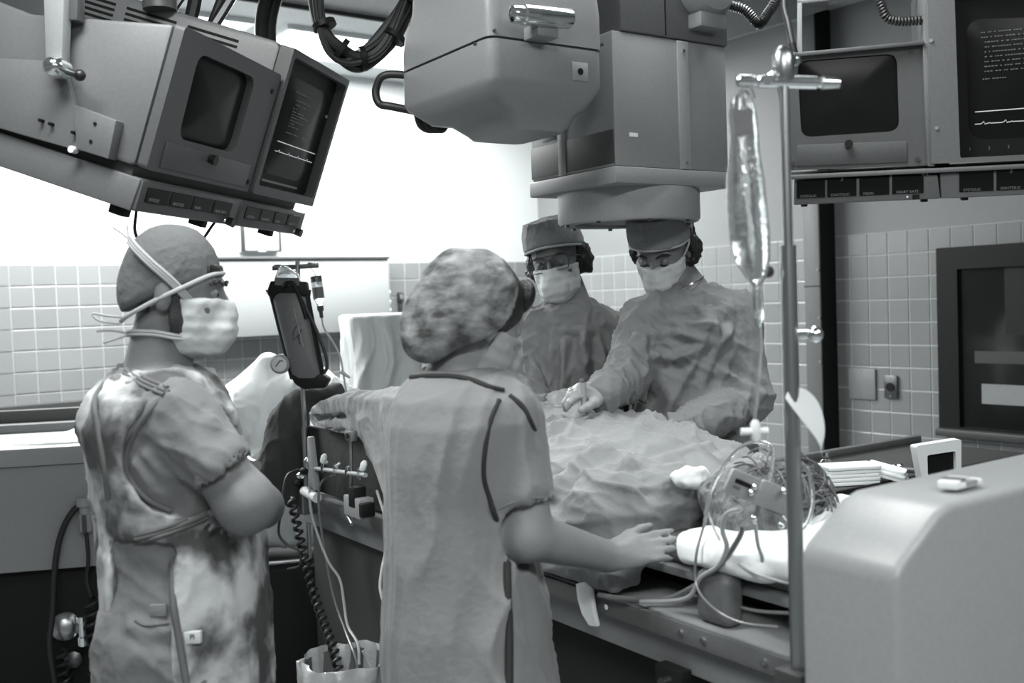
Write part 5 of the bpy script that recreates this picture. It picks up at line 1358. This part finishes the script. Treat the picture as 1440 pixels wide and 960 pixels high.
# bouffant cap
bf = comb([('u', H2_.e(0, -.030, .040, .092, .112, .096), .02), ('u', H2_.e(0, -.092, -.035, .080, .066, .075), .05), ('u', H2_.e(.060, -.018, -.022, .034, .05, .045), .03), ('u', H2_.e(-.060, -.018, -.022, .034, .05, .045), .03), ('i', half(H2_.p(0, .070, .052), -(up2 - 1.05 * fw2)), .01)])
surf('bouffant_cap', bf, H2_.lo(.22), H2_.hi(.22), .0045, 'cap_pattern', p2, addf(folds(.008, 18, 7, 21, (.5, .2, .6)), lambda P: .005 * vnoise(P * 26)), 1)
hr = comb([('u', off(H2_.e(0, -.012, .035, .074, .096, .085), .010), .01), ('u', H2_.e(0, -.07, -.055, .05, .045, .035), .03), ('i', half(H2_.p(0, .085, .030), -(up2 - 1.0 * fw2)), .004)])
surf('hair', hr, H2_.lo(.18), H2_.hi(.18), .005, 'hair', p2)
bang = comb([('u', H2_.e(.020, .082, .072, .034, .024, .036), .01)])
surf('hair_front', bang, H2_.lo(.18), H2_.hi(.18), .0045, 'hair', p2)
mk2 = H2_.mask(p2, 'mask_grey', topz=-.012, back=.015)
# ================================================================== SURGEONS
def surgeon(label, D, head, fwd, up, hs, neck, rows, gown_m, cap_rows, armR, armL, glove_hands, seed, lowpx, hair_m='hair', rid=None, shut=False):
    q = lambda x, y, dy=0.0: at(x, y, D + dy)
    root = empty('person', V((q(head[0], 700).x, D, 0)), label, 'person')
    H = Head(q(*head), fwd, up, hs); f_, u_ = A3(H.f), A3(H.u)
    tr = rows_px(rows, D, .15); tf = vstack(tr)
    lo = q(lowpx, rows[-1][0])
    ops = H.ops(q(*neck), .056) + [('u', off(tf, -.014), .03)]
    gops = [('u', off(tf, .006), .02)]
    pts = [H.p(0, 0, .14), V((lo.x, D, 0))]
    for arm in (armR, armL):
        (s_, e_, w_, rs, re_, rw) = arm
        ops += [('u', cone(s_, e_, .05, .044), .02), ('u', cone(e_, w_, .042, .028), .02)]
        gops += [('u', cone(s_, e_, rs, re_), .04), ('u', cone(e_, w_, re_, rw), .03)]
        pts += [s_, e_, w_]
    for h_ in glove_hands: ops += h_
    for s in (-1, 1):
        x_ = lo.x + s * .10
        ops += [('u', cone((x_, D, lo.z), (x_, D, .5), .09, .058), .03), ('u', cone((x_, D, .5), (x_, D, .08), .056, .042), .02), ('u', cone((x_, D + .02, .045), (x_ - .04, D - .14, .035), .042, .034), .03)]
    gops += [('u', vstack([(V((lo.x, D, lo.z + .1)), .18, .13), (V((lo.x, D + .04, .95)), .17, .12), (V((lo.x, D + .06, .35)), .20, .15)]), .06)]
    gops += [('s', ell(q(neck[0], neck[1] - 14), (.066, .075, .04)), .01)]
    L, Hh = bbox(pts, .16); L[2] = 0; L[0] -= .14; Hh[0] += .1; L[1] -= .1; Hh[1] += .06
    surf('body', comb(ops), L, Hh, .006, 'skin', root)
    gl = comb(gops); GL = L.copy(); GL[2] = .3; GH = Hh.copy(); GH[2] = q(*neck).z + .05
    og_ = surf('surgical_gown', gl, GL, GH, .006, gown_m, root, addf(folds(.018, 13, 2.6, seed, (.25, 0, 1)), folds(.016, 18, 4.5, seed + 4, (-.7, 0, .7)), ridge(rid, .014, .026) if rid else (lambda P: 0 * P[:, 0])), 2)
    H.eyes(root, shut); H.brows(root)
    return root, H, tf, og_, q
def glove(root, hops, pts, name='glove', o=.002):
    L, Hh = bbox(pts, .13)
    return surf(name, off(comb(hops), o), L, Hh, .0042, 'glove', root, lambda P: .0008 * vnoise(P * 120))
def scap(root, H, ops, cut_n, cut_p, seed, m='cap'):
    c = surf('surgical_cap', comb(ops + [('i', half(H.p(*cut_p), cut_n), .004)]), H.lo(.2), H.hi(.2), .0045, m, root, folds(.005, 20, 9, seed, (.3, 0, .8)), 1)
    return c
# middle surgeon
D3 = 3.22
m3 = lambda x, y, dy=0.0: at(x, y, D3 + dy)
R3 = (m3(755, 462, -.02), m3(733, 548, -.12), m3(752, 574, -.30), .068, .058, .048)
L3 = (m3(862, 470, .03), m3(880, 550, -.06), m3(822, 578, -.28), .070, .060, .048)
hA = hand_ops(R3[2], m3(792, 562, -.34) - R3[2], V((0, -.6, .8)), -1, .17, .35, .05, .5)
hB = hand_ops(L3[2], m3(782, 572, -.36) - L3[2], V((0, -.7, .7)), 1, .17, .30, .05, .5)
pm, HM, tfm, glm, qm = surgeon('surgeon with glasses, cap and mask standing behind the draped patient', D3, (783, 368), (-.30, -.94, -.12), (-.16, 0, 1), 1.03, (802, 428),
    [(424, 770, 838, .07), (436, 752, 855, .10), (455, 742, 868, .13), (490, 738, 880, .15), (530, 738, 886, .15), (580, 742, 888, .16), (640, 745, 890, .16)], 'gown_mid', None, R3, L3, [hA, hB], 31, 815, rid=[[m3(x, y, -.15) for x, y in L] for L in (((740, 465), (790, 462), (840, 464)), ((775, 470), (772, 530), (775, 580)), ((820, 470), (825, 540)), ((795, 480), (790, 560)), ((845, 450), (850, 520), (845, 570)), ((745, 500), (760, 540)), ((800, 430), (796, 452)))], shut=True)
glove(pm, hA, [R3[2], m3(792, 562, -.34)]); glove(pm, hB, [L3[2], m3(782, 572, -.36)])
uM, fM = A3(HM.u), A3(HM.f)
scap(pm, HM, [('u', HM.e(0, -.008, .045, .083, .100, .088), .01), ('u', stack([(HM.p(0, .0, .02), .084, .092), (HM.p(0, -.0, .085), .086, .092), (HM.p(0, -.002, .128), .078, .080)], A3(HM.r), fM, uM), .03)], -(uM - .18 * fM), (0, .09, .052), 33)
MB().tube(on_head(HM, [(-.086, .0, .036), (-.072, .065, .044), (0, .108, .052), (.072, .065, .044), (.086, .0, .036)], 0), .0038, 8).build('cap_band', 'tie', pm)
def side_hair(root, H, m, low=-.045, thick=.016, back=.02):
    o = comb([('u', off(H.e(0, -.016, .022, .074, .096, .088), thick), .01), ('u', H.e(-.080, -.025, -.008, .026, .040, .046), .02), ('u', H.e(.080, -.025, -.008, .026, .040, .046), .02), ('i', half(H.p(0, back, 0), A3(H.f) + .25 * A3(H.u)), .006), ('i', half(H.p(0, 0, low), -A3(H.u)), .01)])
    return surf('hair', o, H.lo(.18), H.hi(.18), .005, m, root, addf(folds(.012, 34, 14, 3), lambda P: .008 * vnoise(P * 48) + .004 * vnoise(P * 100)), 0)
side_hair(pm, HM, 'hair', -.06)
HM.mask(pm, 'mask', topz=-.012, back=.012)
# glasses
gs = empty('glasses', HM.p(0, .1, 0)); gs.parent = pm; gs.location = HM.p(0, .1, 0) - wloc(pm)
for x in (-1, 1):
    fr_ = Fr(HM.p(.034 * x, .108, .002), HM.r, HM.u, HM.f)
    outl = rquad([(-.029, -.024), (.029, -.024), (.031, .020), (-.031, .020)], .014, 4); inl = [(a * .90, b * .90) for a, b in outl]
    MB().ring(fr_, outl, inl, -.0015, .0015).build('rim', 'steel_dark', gs)
    MB().prism(fr_, inl, -.0006, .0006).build('lens', 'glass', gs)
    MB().tube([HM.p(.064 * x, .106, .012), HM.p(.082 * x, .05, .010), HM.p(.080 * x, -.01, .004)], .0018, 6).build('temple', 'steel_dark', gs)
MB().tube([HM.p(-.008, .108, .010), HM.p(0, .114, .013), HM.p(.008, .108, .010)], .0018, 6).build('bridge', 'steel_dark', gs)
MB().tube([HM.p(-.05, .107, .023), HM.p(0, .112, .025), HM.p(.05, .107, .023)], .0014, 6).build('brow_bar', 'steel_dark', gs)
# right surgeon
D4 = 2.98
m4 = lambda x, y, dy=0.0: at(x, y, D4 + dy)
R4 = (m4(906, 452, -.03), m4(884, 530, -.16), m4(852, 553, -.32), .074, .062, .046)
L4 = (m4(1030, 446, .02), m4(1048, 560, -.10), m4(965, 606, -.28), .080, .072, .055)
hC = hand_ops(R4[2], m4(812, 548, -.36) - R4[2], V((-.1, -.45, .85)), -1, .165, [.55, .75, .9, 1.0], .03, .5)
hD = hand_ops(L4[2], m4(930, 616, -.32) - L4[2], V((0, -.2, 1)), 1, .165, .3, .05, .5)
pr, HR_, tfr, glr, qr = surgeon('taller surgeon in cap and mask bending over the patient with an instrument', D4, (932, 352), (-.44, -.74, -.46), (-.08, -.2, 1), 1.0, (968, 412),
    [(402, 935, 1005, .07), (414, 915, 1022, .10), (432, 900, 1040, .13), (465, 892, 1050, .155), (510, 888, 1052, .16), (560, 890, 1050, .16), (610, 893, 1048, .17), (660, 893, 1048, .17)], 'gown', None, R4, L4, [hC, hD], 41, 975, rid=[[m4(x, y, -.155) for x, y in L] for L in (((895, 470), (940, 464), (975, 474), (1008, 482)), ((893, 452), (950, 450), (1000, 458)), ((1002, 402), (1004, 440), (1010, 484), (985, 540), (975, 580)), ((1010, 484), (1040, 450), (1050, 430)), ((1012, 520), (1040, 540), (1068, 555)), ((985, 572), (1030, 572), (1060, 560)), ((965, 590), (1000, 585), (1040, 590)), ((905, 480), (902, 540), (905, 600)), ((925, 500), (950, 505), (990, 486)))], shut=True)
glove(pr, hC, [R4[2], m4(812, 548, -.36)])
MB().lathe(R4[2] + (R4[1] - R4[2]).normalized() * .0, R4[1] - R4[2], [(.030, -.01), (.036, .0), (.040, .03), (.036, .035)], 20).build('glove_cuff', 'glove', pr, 80)
u4, f4 = A3(HR_.u), A3(HR_.f)
scap(pr, HR_, [('u', HR_.e(0, -.008, .045, .083, .100, .086), .01), ('u', stack([(HR_.p(0, .0, .02), .084, .094), (HR_.p(0, -.0, .085), .086, .092), (HR_.p(0, -.002, .125), .080, .080)], A3(HR_.r), f4, u4), .03)], -(u4 - .10 * f4), (0, .09, .044), 43)
MB().tube(on_head(HR_, [(-.086, .0, .034), (-.072, .065, .040), (0, .108, .046), (.072, .065, .040), (.086, .0, .034)], 0), .0034, 8).build('cap_band', 'tie', pr)
side_hair(pr, HR_, 'hair', -.055, .020, .005)
mk4 = HR_.mask(pr, 'mask', topz=-.010, back=.010)
MB().tube(on_head(HR_, [(-.062, .03, -.02), (-.084, .01, .02), (-.088, -.02, .06), (-.075, -.05, .1)], 0), .003, 6).build('mask_tie', 'tie', mk4)
MB().tube(spline([m4(955, 408, -.1), m4(975, 398, -.09), m4(990, 388, -.02)], 5), .002, 6).build('neck_chain', 'chrome', pr)
# instrument in the gloved hand
i0_, i1__ = m4(820, 536, -.39), m4(822, 582, -.37)
ins = empty('probe', i1__, 'pale slender instrument held upright in the gloved hand over the drape', 'instrument')
MB().tube([i0_, i0_.lerp(i1__, .5), i1__], [.008, .008, .006], 10).build('shaft', 'tube', ins)
MB().tube([i0_ + V((0, 0, .008)), i0_], [.006, .010], 10).build('cap_end', 'casing_dark', ins)
# ================================================================== PATIENT, DRAPES, TOWELS
TN = lambda t, n, z: TB.p(t, n, z)
RT = np.array([A3(T), A3(N), A3(ZUP)]).T
zm = tz + .112
hc = at(1070, 700, 2.13)
pp_ = empty('person', TN(.3, .29, zm), 'patient lying on the table under surgical drapes with dark wavy hair showing', 'person')
HP_ = Head(hc, (N * .55 + ZUP * .80 + T * .15), -T, 1.0)
opsP = HP_.ops(TN(.02, .30, zm + .10), .05)
opsP += [('u', ell(TN(.13, .30, zm + .075), (.13, .18, .065), RT), .03), ('u', ell(TN(.36, .30, zm + .085), (.28, .155, .085), RT), .06), ('u', ell(TN(.70, .30, zm + .09), (.22, .16, .09), RT), .06)]
for s in (-1, 1):
    opsP += [('u', cone(TN(.10, .30 + .17 * s, zm + .09), TN(.40, .30 + .21 * s, zm + .06), .05, .042), .03), ('u', cone(TN(.40, .30 + .21 * s, zm + .06), TN(.64, .30 + .20 * s, zm + .045), .04, .028), .02),
             ('u', cone(TN(.78, .30 + .09 * s, zm + .085), TN(1.2, .30 + .09 * s, zm + .07), .08, .055), .04), ('u', cone(TN(1.2, .30 + .09 * s, zm + .07), TN(1.55, .30 + .08 * s, zm + .05), .055, .038), .03), ('u', cone(TN(1.57, .30 + .08 * s, zm + .05), TN(1.60, .30 + .08 * s, zm + .19), .04, .03), .03)]
    opsP += hand_ops(TN(.65, .30 + .20 * s, zm + .045), T, ZUP, -s, .16, .15)
L_, H_ = bbox([TN(-.4, 0, .9), TN(-.4, .6, .9), TN(1.7, 0, .9), TN(1.7, .6, 1.4)], .05)
surf('body', comb(opsP), L_, H_, .008, 'skin_pale', pp_)
HP_.eyes(pp_)
# hair
c = HP_
hp2 = comb([('u', c.e(0, -.035, .045, .104, .115, .100), .02), ('u', c.e(.07, -.02, -.01, .045, .06, .07), .04), ('u', c.e(-.07, -.03, -.02, .045, .06, .075), .04), ('u', c.e(0, -.105, .01, .10, .055, .09), .04), ('u', ell(at(1090, 748, 2.03), (.075, .06, .045)), .05), ('s', c.e(0, .095, -.02, .058, .06, .09), .02)])
surf('hair', hp2, c.lo(.24), c.hi(.24), .0045, 'hair_mid', pp_, addf(folds(.010, 20, 8, 51, (.3, .5, .8)), folds(.006, 40, 12, 52, (.6, -.2, .5)), lambda P: .004 * vnoise(P * 70)), 1)
rd = random.Random(9)
stf = MB()
for k in range(90):
    a_ = rd.uniform(-1.25, 1.25); b_ = rd.uniform(-.9, .9)
    d0 = (c.u * math.cos(a_) + c.r * math.sin(a_)) * math.cos(b_) - c.f * math.sin(b_) * .8
    s_ = c.p(0, -.02, .04) + d0.normalized() * .10
    t1_ = d0.normalized().cross(V((rd.uniform(-1, 1), rd.uniform(-1, 1), rd.uniform(-1, 1)))).normalized()
    P_ = spline([s_, s_ + t1_ * .03 + d0 * .012, s_ + t1_ * .06 + d0 * .006, s_ + t1_ * .09 - d0 * .006 + V((0, 0, -.012))], 4)
    stf.tube(P_, [.0022] * (len(P_) - 1) + [.0006], 5)
st_ = stf.build('hair_strands', 'hair_mid', pp_); st_['kind'] = 'stuff'
# towel under the head
tw = comb([('u', rbox(TN(-.37, .27, zm + .020), (.20, .235, .022), RT, .018), .02), ('u', rbox(TN(-.31, .10, zm + .016), (.11, .085, .026), RT, .02), .03), ('u', ell(TN(-.32, .36, zm + .05), (.10, .17, .03), RT), .04)])
o = surf('head_towel', tw, *bbox([TN(-.58, 0, 1.0), TN(-.58, .55, 1.0), TN(.1, 0, 1.0), TN(.1, .55, 1.15)], .03), .006, 'white_cloth', None, folds(.008, 13, 6, 61, A3(N)), 2)
tag(o, 'white towel folded under the patient head on the table', 'towel')
o = surf('bandage_pad', comb([('u', ell(at(966, 672, 2.20), (.032, .028, .024)), .01), ('u', ell(at(982, 668, 2.20), (.022, .02, .018)), .02)]), *bbox([at(966, 672, 2.20)], .09), .004, 'white_cloth', None, addf(folds(.010, 45, 22, 66), lambda P: .006 * vnoise(P * 60)), 1)
tag(o, 'small crumpled white gauze pad at the patient neck', 'gauze')
o = surf('foam_wedge', comb([('u', rbox(TN(-.30, .032, tz + .052), (.045, .025, .050), RT, .018), .01)]), *bbox([TN(-.30, .032, tz + .06)], .12), .005, 'casing_mid', None)
tag(o, 'small grey pad under the towel at the near table edge', 'pad')
# the big drape
dr = [('u', ell(TN(.20, .31, zm + .07), (.27, .28, .112), RT), .05), ('u', ell(TN(.45, .33, zm + .09), (.30, .24, .118), RT), .08), ('u', ell(TN(.80, .32, zm + .08), (.35, .24, .12), RT), .10), ('u', ell(TN(1.25, .32, zm + .06), (.40, .22, .11), RT), .10), ('u', ell(TN(1.60, .32, zm + .08), (.14, .20, .12), RT), .08),
      ('u', cone(TN(.05, .10, zm + .06), TN(.46, .06, zm + .05), .085, .075), .06), ('u', rbox(TN(.28, .035, zm - .01), (.27, .05, .085), RT, .04), .05), ('u', rbox(TN(.8, .30, zm + .0), (.82, .27, .03), RT, .02), .05)]
dp = lambda x, y, d: at(x, y, d)
ridges = [[(775, 690, 2.30), (820, 650, 2.33), (878, 612, 2.36)], [(880, 640, 2.26), (905, 622, 2.30), (950, 618, 2.34), (1000, 610, 2.40)], [(905, 640, 2.20), (925, 662, 2.17), (935, 700, 2.13), (940, 745, 2.10)], [(870, 690, 2.13), (880, 720, 2.11), (884, 750, 2.10)], [(985, 626, 2.30), (1000, 640, 2.24), (1012, 648, 2.2)]]
dr.append(('s', ell(at(1022, 700, 2.10), (.07, .10, .09)), .02))
dr += [('i', half(TN(0, -.015, 0), -A3(N)), .01)]
drf = comb(dr)
sd_ = empty('surgical_drape', TN(.6, .3, zm), 'wide grey surgical drape with folds covering the patient body', 'drape')
zc0 = A3(TN(0, 0, zm))
RL = [[dp(*p) for p in r_] for r_ in ridges]
surf('drape_sheet', drf, *bbox([TN(-.15, -.05, .93), TN(-.15, .62, .93), TN(1.8, 0, .93), TN(1.8, .6, 1.34)], .04), .0065, 'drape', sd_, addf(folds(.024, 10, 1.8, 71, A3(T) * .6 + A3(N) * .8), folds(.016, 17, 3.2, 72, A3(T) * .9 - A3(N) * .4), ridge(RL, .018, .040)), 1)
# turned back fold under the hand
hem = comb([('u', cone(TN(.015, .0, tz + .055), TN(.30, -.01, tz + .045), .030, .026), .03), ('u', cone(TN(-.045, .06, tz + .085), TN(.06, .0, tz + .06), .026, .026), .03), ('u', rbox(TN(.12, .02, tz + .035), (.17, .045, .022), RT, .015), .03)])
surf('drape_hem', hem, *bbox([TN(-.1, -.05, .93), TN(.36, .1, 1.06)], .06), .005, 'drape', sd_, addf(folds(.009, 12, 3, 75, A3(T)), folds(.005, 26, 6, 76, A3(T))), 1)
# foot end: roll of cloth, hanging flap and dark drape
FE = Fr(TN(0, -.02, 0), -T, ZUP, -N)
fp = lambda x, y, z=0.0: FE.p(*FE.on(x, y, z), z)
flp = [FE.on(x, y) for x, y in ((438, 586), (449, 568), (478, 560), (520, 563), (590, 560), (590, 730), (556, 712), (536, 668), (522, 632), (508, 606), (488, 600), (462, 600))]
rollo = comb([('u', polyprism(FE, flp, -.012, .006, .008), .02), ('u', cone(fp(446, 583, -.03), fp(500, 566, -.02), .022, .030), .03), ('u', cone(fp(500, 566, -.02), fp(585, 560, -.05), .030, .04), .03), ('u', cone(fp(512, 590, .008), fp(552, 700, .012), .016, .02), .03), ('u', cone(fp(545, 580, .008), fp(575, 700, .012), .018, .024), .03), ('s', cone(fp(436, 588, .0), fp(490, 584, .004), .012, .008), .01)])
surf('drape_flap', rollo, *bbox([fp(430, 545), fp(590, 720), fp(430, 720), fp(590, 545)], .09), .006, 'drape', sd_, addf(folds(.010, 14, 4, 81, (.4, 0, -1)), folds(.006, 24, 8, 82, (.5, 0, -1))), 1)
MB().box(TB, (.95, 1.66), (.012, .03), (tz + .01, tz + .225), .004).build('shaded_side', 'drape_dark', sd_)  # dark cloth side, the shade under the drape put into its colour
dk = comb([('u', cone(at(425, 560, 3.50), at(402, 590, 3.50), .040, .05), .03), ('u', cone(at(402, 590, 3.50), at(384, 660, 3.46), .055, .06), .03), ('u', cone(at(412, 590, 3.50), at(412, 690, 3.46), .05, .05), .04), ('u', cone(at(384, 655, 3.46), at(378, 720, 3.46), .05, .03), .03), ('u', cone(at(432, 560, 3.52), at(470, 552, 3.50), .035, .03), .03)])
o = surf('dark_drape', dk, *bbox([at(365, 540, 3.45), at(480, 730, 3.55)], .1), .007, 'drape_dark', None, addf(folds(.018, 11, 2.5, 91), folds(.008, 20, 5, 92)), 1)
tag(o, 'dark cloth hanging over the foot end of the table by the infusion stand', 'drape')
# white sheet heap behind the infusion stand
ws_ = comb([('u', cone(at(378, 512, 3.95), at(350, 575, 3.95), .05, .12), .05), ('u', cone(at(350, 580, 3.95), at(372, 640, 3.95), .12, .14), .05), ('u', cone(at(385, 560, 3.95), at(405, 620, 3.95), .10, .10), .05), ('u', cone(at(430, 540, 3.95), at(470, 560, 3.95), .09, .08), .05), ('u', rbox(V((at(395, 650, 3.95).x, 3.98, .86)), (.16, .11, .22), None, .05), .06)])
o = surf('white_sheet', ws_, (at(400, 600, 3.95).x - .42, 3.70, 0), (at(400, 600, 3.95).x + .42, 4.25, 1.5), .0095, 'white_cloth', None, addf(folds(.020, 7, 2.5, 95, (.6, 0, .7)), folds(.009, 15, 5, 96)), 1)
tag(o, 'bright white sheet heaped over a stand behind the infusion stand', 'sheet')
# draped cart at the back
cq = at(530, 450, 4.6); cX = cq.x
DCF = Fr(V((cX, 4.6, 0)), WB * .55 + V((.45, 0, 0)), V((-.3, .95, 0)), ZUP)
RD = np.array([A3(DCF.x), A3(ZUP.cross(DCF.x)), A3(ZUP)]).T
zc = at(530, 441, 4.6).z
dc_ = comb([('u', rbox(DCF.p(.03, .12, zc / 2), (.165, .15, zc / 2), RD, .025), .02), ('u', rbox(DCF.p(.03, .12, .35), (.18, .165, .35), RD, .03), .05)])
o = surf('draped_cart', dc_, (cX - .4, 4.25, 0), (cX + .5, 5.1, zc + .05), .0095, 'sheet', None, lambda P: (folds(.030, 12, .8, 98)(P) + .012 * np.sin(P[:, 0] * 62 + 2 * np.sin(P[:, 2] * 3))) * np.clip((zc - .01 - P[:, 2]) * 9, 0, 1), 1)
tag(o, 'tall cart draped in a pale cloth with long folds by the back wall', 'cart')
# white cloth on the cabinet top
wc = comb([('u', ell(CB.p(.26, cz2 + .004, -.16), (.20, .10, .040)), .02), ('u', ell(CB.p(.06, cz2 + .002, -.13), (.16, .08, .020)), .04)])
o = surf('folded_cloth', wc, *bbox([CB.p(-.15, cz2, -.1), CB.p(.5, cz2 + .03, -.3)], .06), .006, 'white_cloth', None, folds(.008, 14, 6, 99, (1, 0, 0)), 1)
tag(o, 'white cloth lying on the grey cabinet worktop at left', 'cloth')
# ================================================================== DRIP BAG AND LINES
bq = lambda x, y, dy=0.0: at(x, y, py_ + dy)
bg = empty('drip_bag', bq(1060, 398), 'clear slim drip bag hanging from the chrome hook bar', 'drip bag')
lst = [(1045, 128, .006, .006), (1043, 140, .017, .008), (1044, 160, .022, .010), (1047, 190, .022, .012), (1047, 215, .024, .014), (1048, 250, .030, .020), (1050, 290, .032, .024), (1054, 330, .032, .024), (1058, 365, .028, .020), (1062, 388, .018, .012), (1064, 402, .006, .006)]
mbg = MB(); rings = []
for (x, y, rx, ry) in spline([V((a[0], a[1], 0)) for a in lst], 1) and lst:
    c0_ = bq(x, y)
    rings.append([mbg.bm.verts.new(c0_ + V((math.cos(a_) * rx, math.sin(a_) * ry, .002 * math.sin(3 * a_ + y)))) for a_ in np.linspace(0, 2 * math.pi, 20, endpoint=False)])
fs = [mbg.bm.faces.new(rings[0]), mbg.bm.faces.new(rings[-1][::-1])]
for A_, B_ in zip(rings, rings[1:]):
    for i in range(20): fs.append(mbg.bm.faces.new((A_[i], A_[(i + 1) % 20], B_[(i + 1) % 20], B_[i])))
bmesh.ops.recalc_face_normals(mbg.bm, faces=fs)
mbg.build('bag', 'clear_plastic', bg, 80)
lf_ = Fr(bq(1046, 172, -.013), (1, 0, 0), (.05, 0, 1), (0, -1, 0))
MB().box(lf_, (-.014, .014), (-.02, .02), (0, .001)).build('bag_label', 'casing_mid', bg)
MB().tube(spline([bq(1040, 112), bq(1041, 122), bq(1045, 130)], 4), .003, 6).build('bag_hanger', 'tube', bg)
MB().tube(spline([bq(1054, 112), bq(1057, 125), bq(1061, 138)], 4), .002, 6).build('bag_hanger', 'chrome', bg)
MB().lathe(bq(1064, 402), V((.02, 0, -1)), [(.005, 0), (.009, .01), (.010, .05), (.006, .06), (.004, .066)], 14).build('drip_chamber', 'clear_plastic', bg)
MB().tube(spline([bq(1066, 440), bq(1070, 480), bq(1066, 540), bq(1062, 580), bq(1060, 605)], 6), .0022, 6).build('drip_line', 'clear_plastic', bg)
MB().lathe(bq(1062, 590), V((0, 0, -1)), [(.004, 0), (.008, .006), (.008, .03), (.004, .036)], 12).build('connector', 'white_paint', bg)
MB().cyl(bq(1042, 607), bq(1080, 606), .006, n=10).build('three_way_tap', 'white_paint', bg)
MB().ball(bq(1080, 382, .03), .010, 10).build('port', 'casing_dark', bg)
# labelled boxes and lines in front of the hair
tb_ = empty('transducer_set', at(1075, 720, 1.80), 'two small labelled plastic boxes with coiled clear lines beside the patient head', 'transducers')
for k, (x, y, wd, hh, ang, lab) in enumerate(((1044, 682, .058, .044, -.45, 1), (1091, 700, .072, .046, -.42, 0))):
    f_ = Fr(at(x, y, 1.80), V((math.cos(ang), .12, math.sin(ang))), V((-math.sin(ang), 0, math.cos(ang))), V((0, -1, 0)))
    f_.z = f_.x.cross(f_.y).normalized()
    b_ = MB().prism(f_, rquad([(-wd / 2, -hh / 2), (wd / 2, -hh / 2), (wd / 2, hh / 2), (-wd / 2, hh / 2)], .006, 3), -.006, .006, .002).build('plastic_box', 'casing_light', tb_)
    if lab:
        MB().box(f_, (-.018, .016), (.000, .008), (.006, .007)).build('printed_bar', 'black', b_)
        MB().box(f_, (-.018, -.004), (-.010, -.005), (.006, .007)).build('printed_bar', 'casing_mid', b_)
    else: MB().box(f_, (-.01, .03), (-.026, -.010), (-.004, .004), .003).build('lower_clip', 'casing_dark', b_)
for k, (x, y) in enumerate(((1061, 684), (1056, 692), (1060, 728), (1099, 738), (1102, 690))):
    MB().ball(at(x, y, 1.785), .006, 8).build('luer_joint', 'chrome', tb_)
def lines(name, lab, pts, r, m, grp='clear lines around the patient head'):
    o = MB().tube(spline([at(*p) for p in pts], 7), r, 7).build(name, m); tag(o, lab, 'tube', grp); return o
lines('clear_line', 'thick grey line dropping from the labelled box to the table frame', [(1045, 738, 1.80), (1040, 755, 1.83), (1020, 785, 1.88), (995, 810, 1.92), (965, 830, 1.97), (930, 843, 2.02), (880, 842, 2.06), (842, 836, 2.12)], .0052, 'tube_grey')
lines('clear_line', 'pale line running beside the thick grey one across the towel', [(1042, 715, 1.80), (1022, 722, 1.82), (1016, 745, 1.84), (1022, 770, 1.85), (1010, 795, 1.88), (985, 812, 1.92), (970, 838, 1.95), (940, 845, 2.0), (900, 846, 2.03)], .0046, 'tube')
lines('clear_line', 'thin line hanging straight down over the towel edge', [(1000, 690, 2.0), (992, 730, 1.96), (980, 775, 1.93), (978, 810, 1.93), (985, 835, 1.9), (1010, 860, 1.84), (1045, 876, 1.75), (1095, 882, 1.68)], .0026, 'tube_grey')
lines('clear_line', 'thin pale line crossing from the hair to the table end', [(995, 720, 1.98), (1010, 755, 1.93), (1030, 785, 1.88), (1060, 805, 1.82), (1100, 818, 1.75), (1140, 826, 1.70)], .0026, 'tube')
lines('clear_line', 'clear line arching over the top of the hair', [(990, 740, 1.95), (1000, 690, 1.95), (1025, 645, 1.95), (1055, 622, 1.93), (1085, 628, 1.90), (1085, 660, 1.86), (1078, 690, 1.82)], .0034, 'clear_plastic')
lines('clear_line', 'clear line looping right of the drip stand', [(1110, 640, 1.80), (1135, 660, 1.80), (1143, 700, 1.80), (1135, 735, 1.80), (1118, 745, 1.78), (1100, 725, 1.78)], .0034, 'clear_plastic')
lines('clear_line', 'short pale line from the clip down past the drip stand', [(1062, 735, 1.78), (1066, 765, 1.80), (1072, 785, 1.82), (1068, 800, 1.84)], .0036, 'tube')
lines('clear_line', 'grey lead lying along the table frame edge', [(842, 836, 2.13), (870, 845, 2.10), (900, 846, 2.06), (960, 836, 2.04), (1010, 845, 1.95), (1060, 858, 1.86), (1110, 862, 1.76)], .003, 'tube_grey')
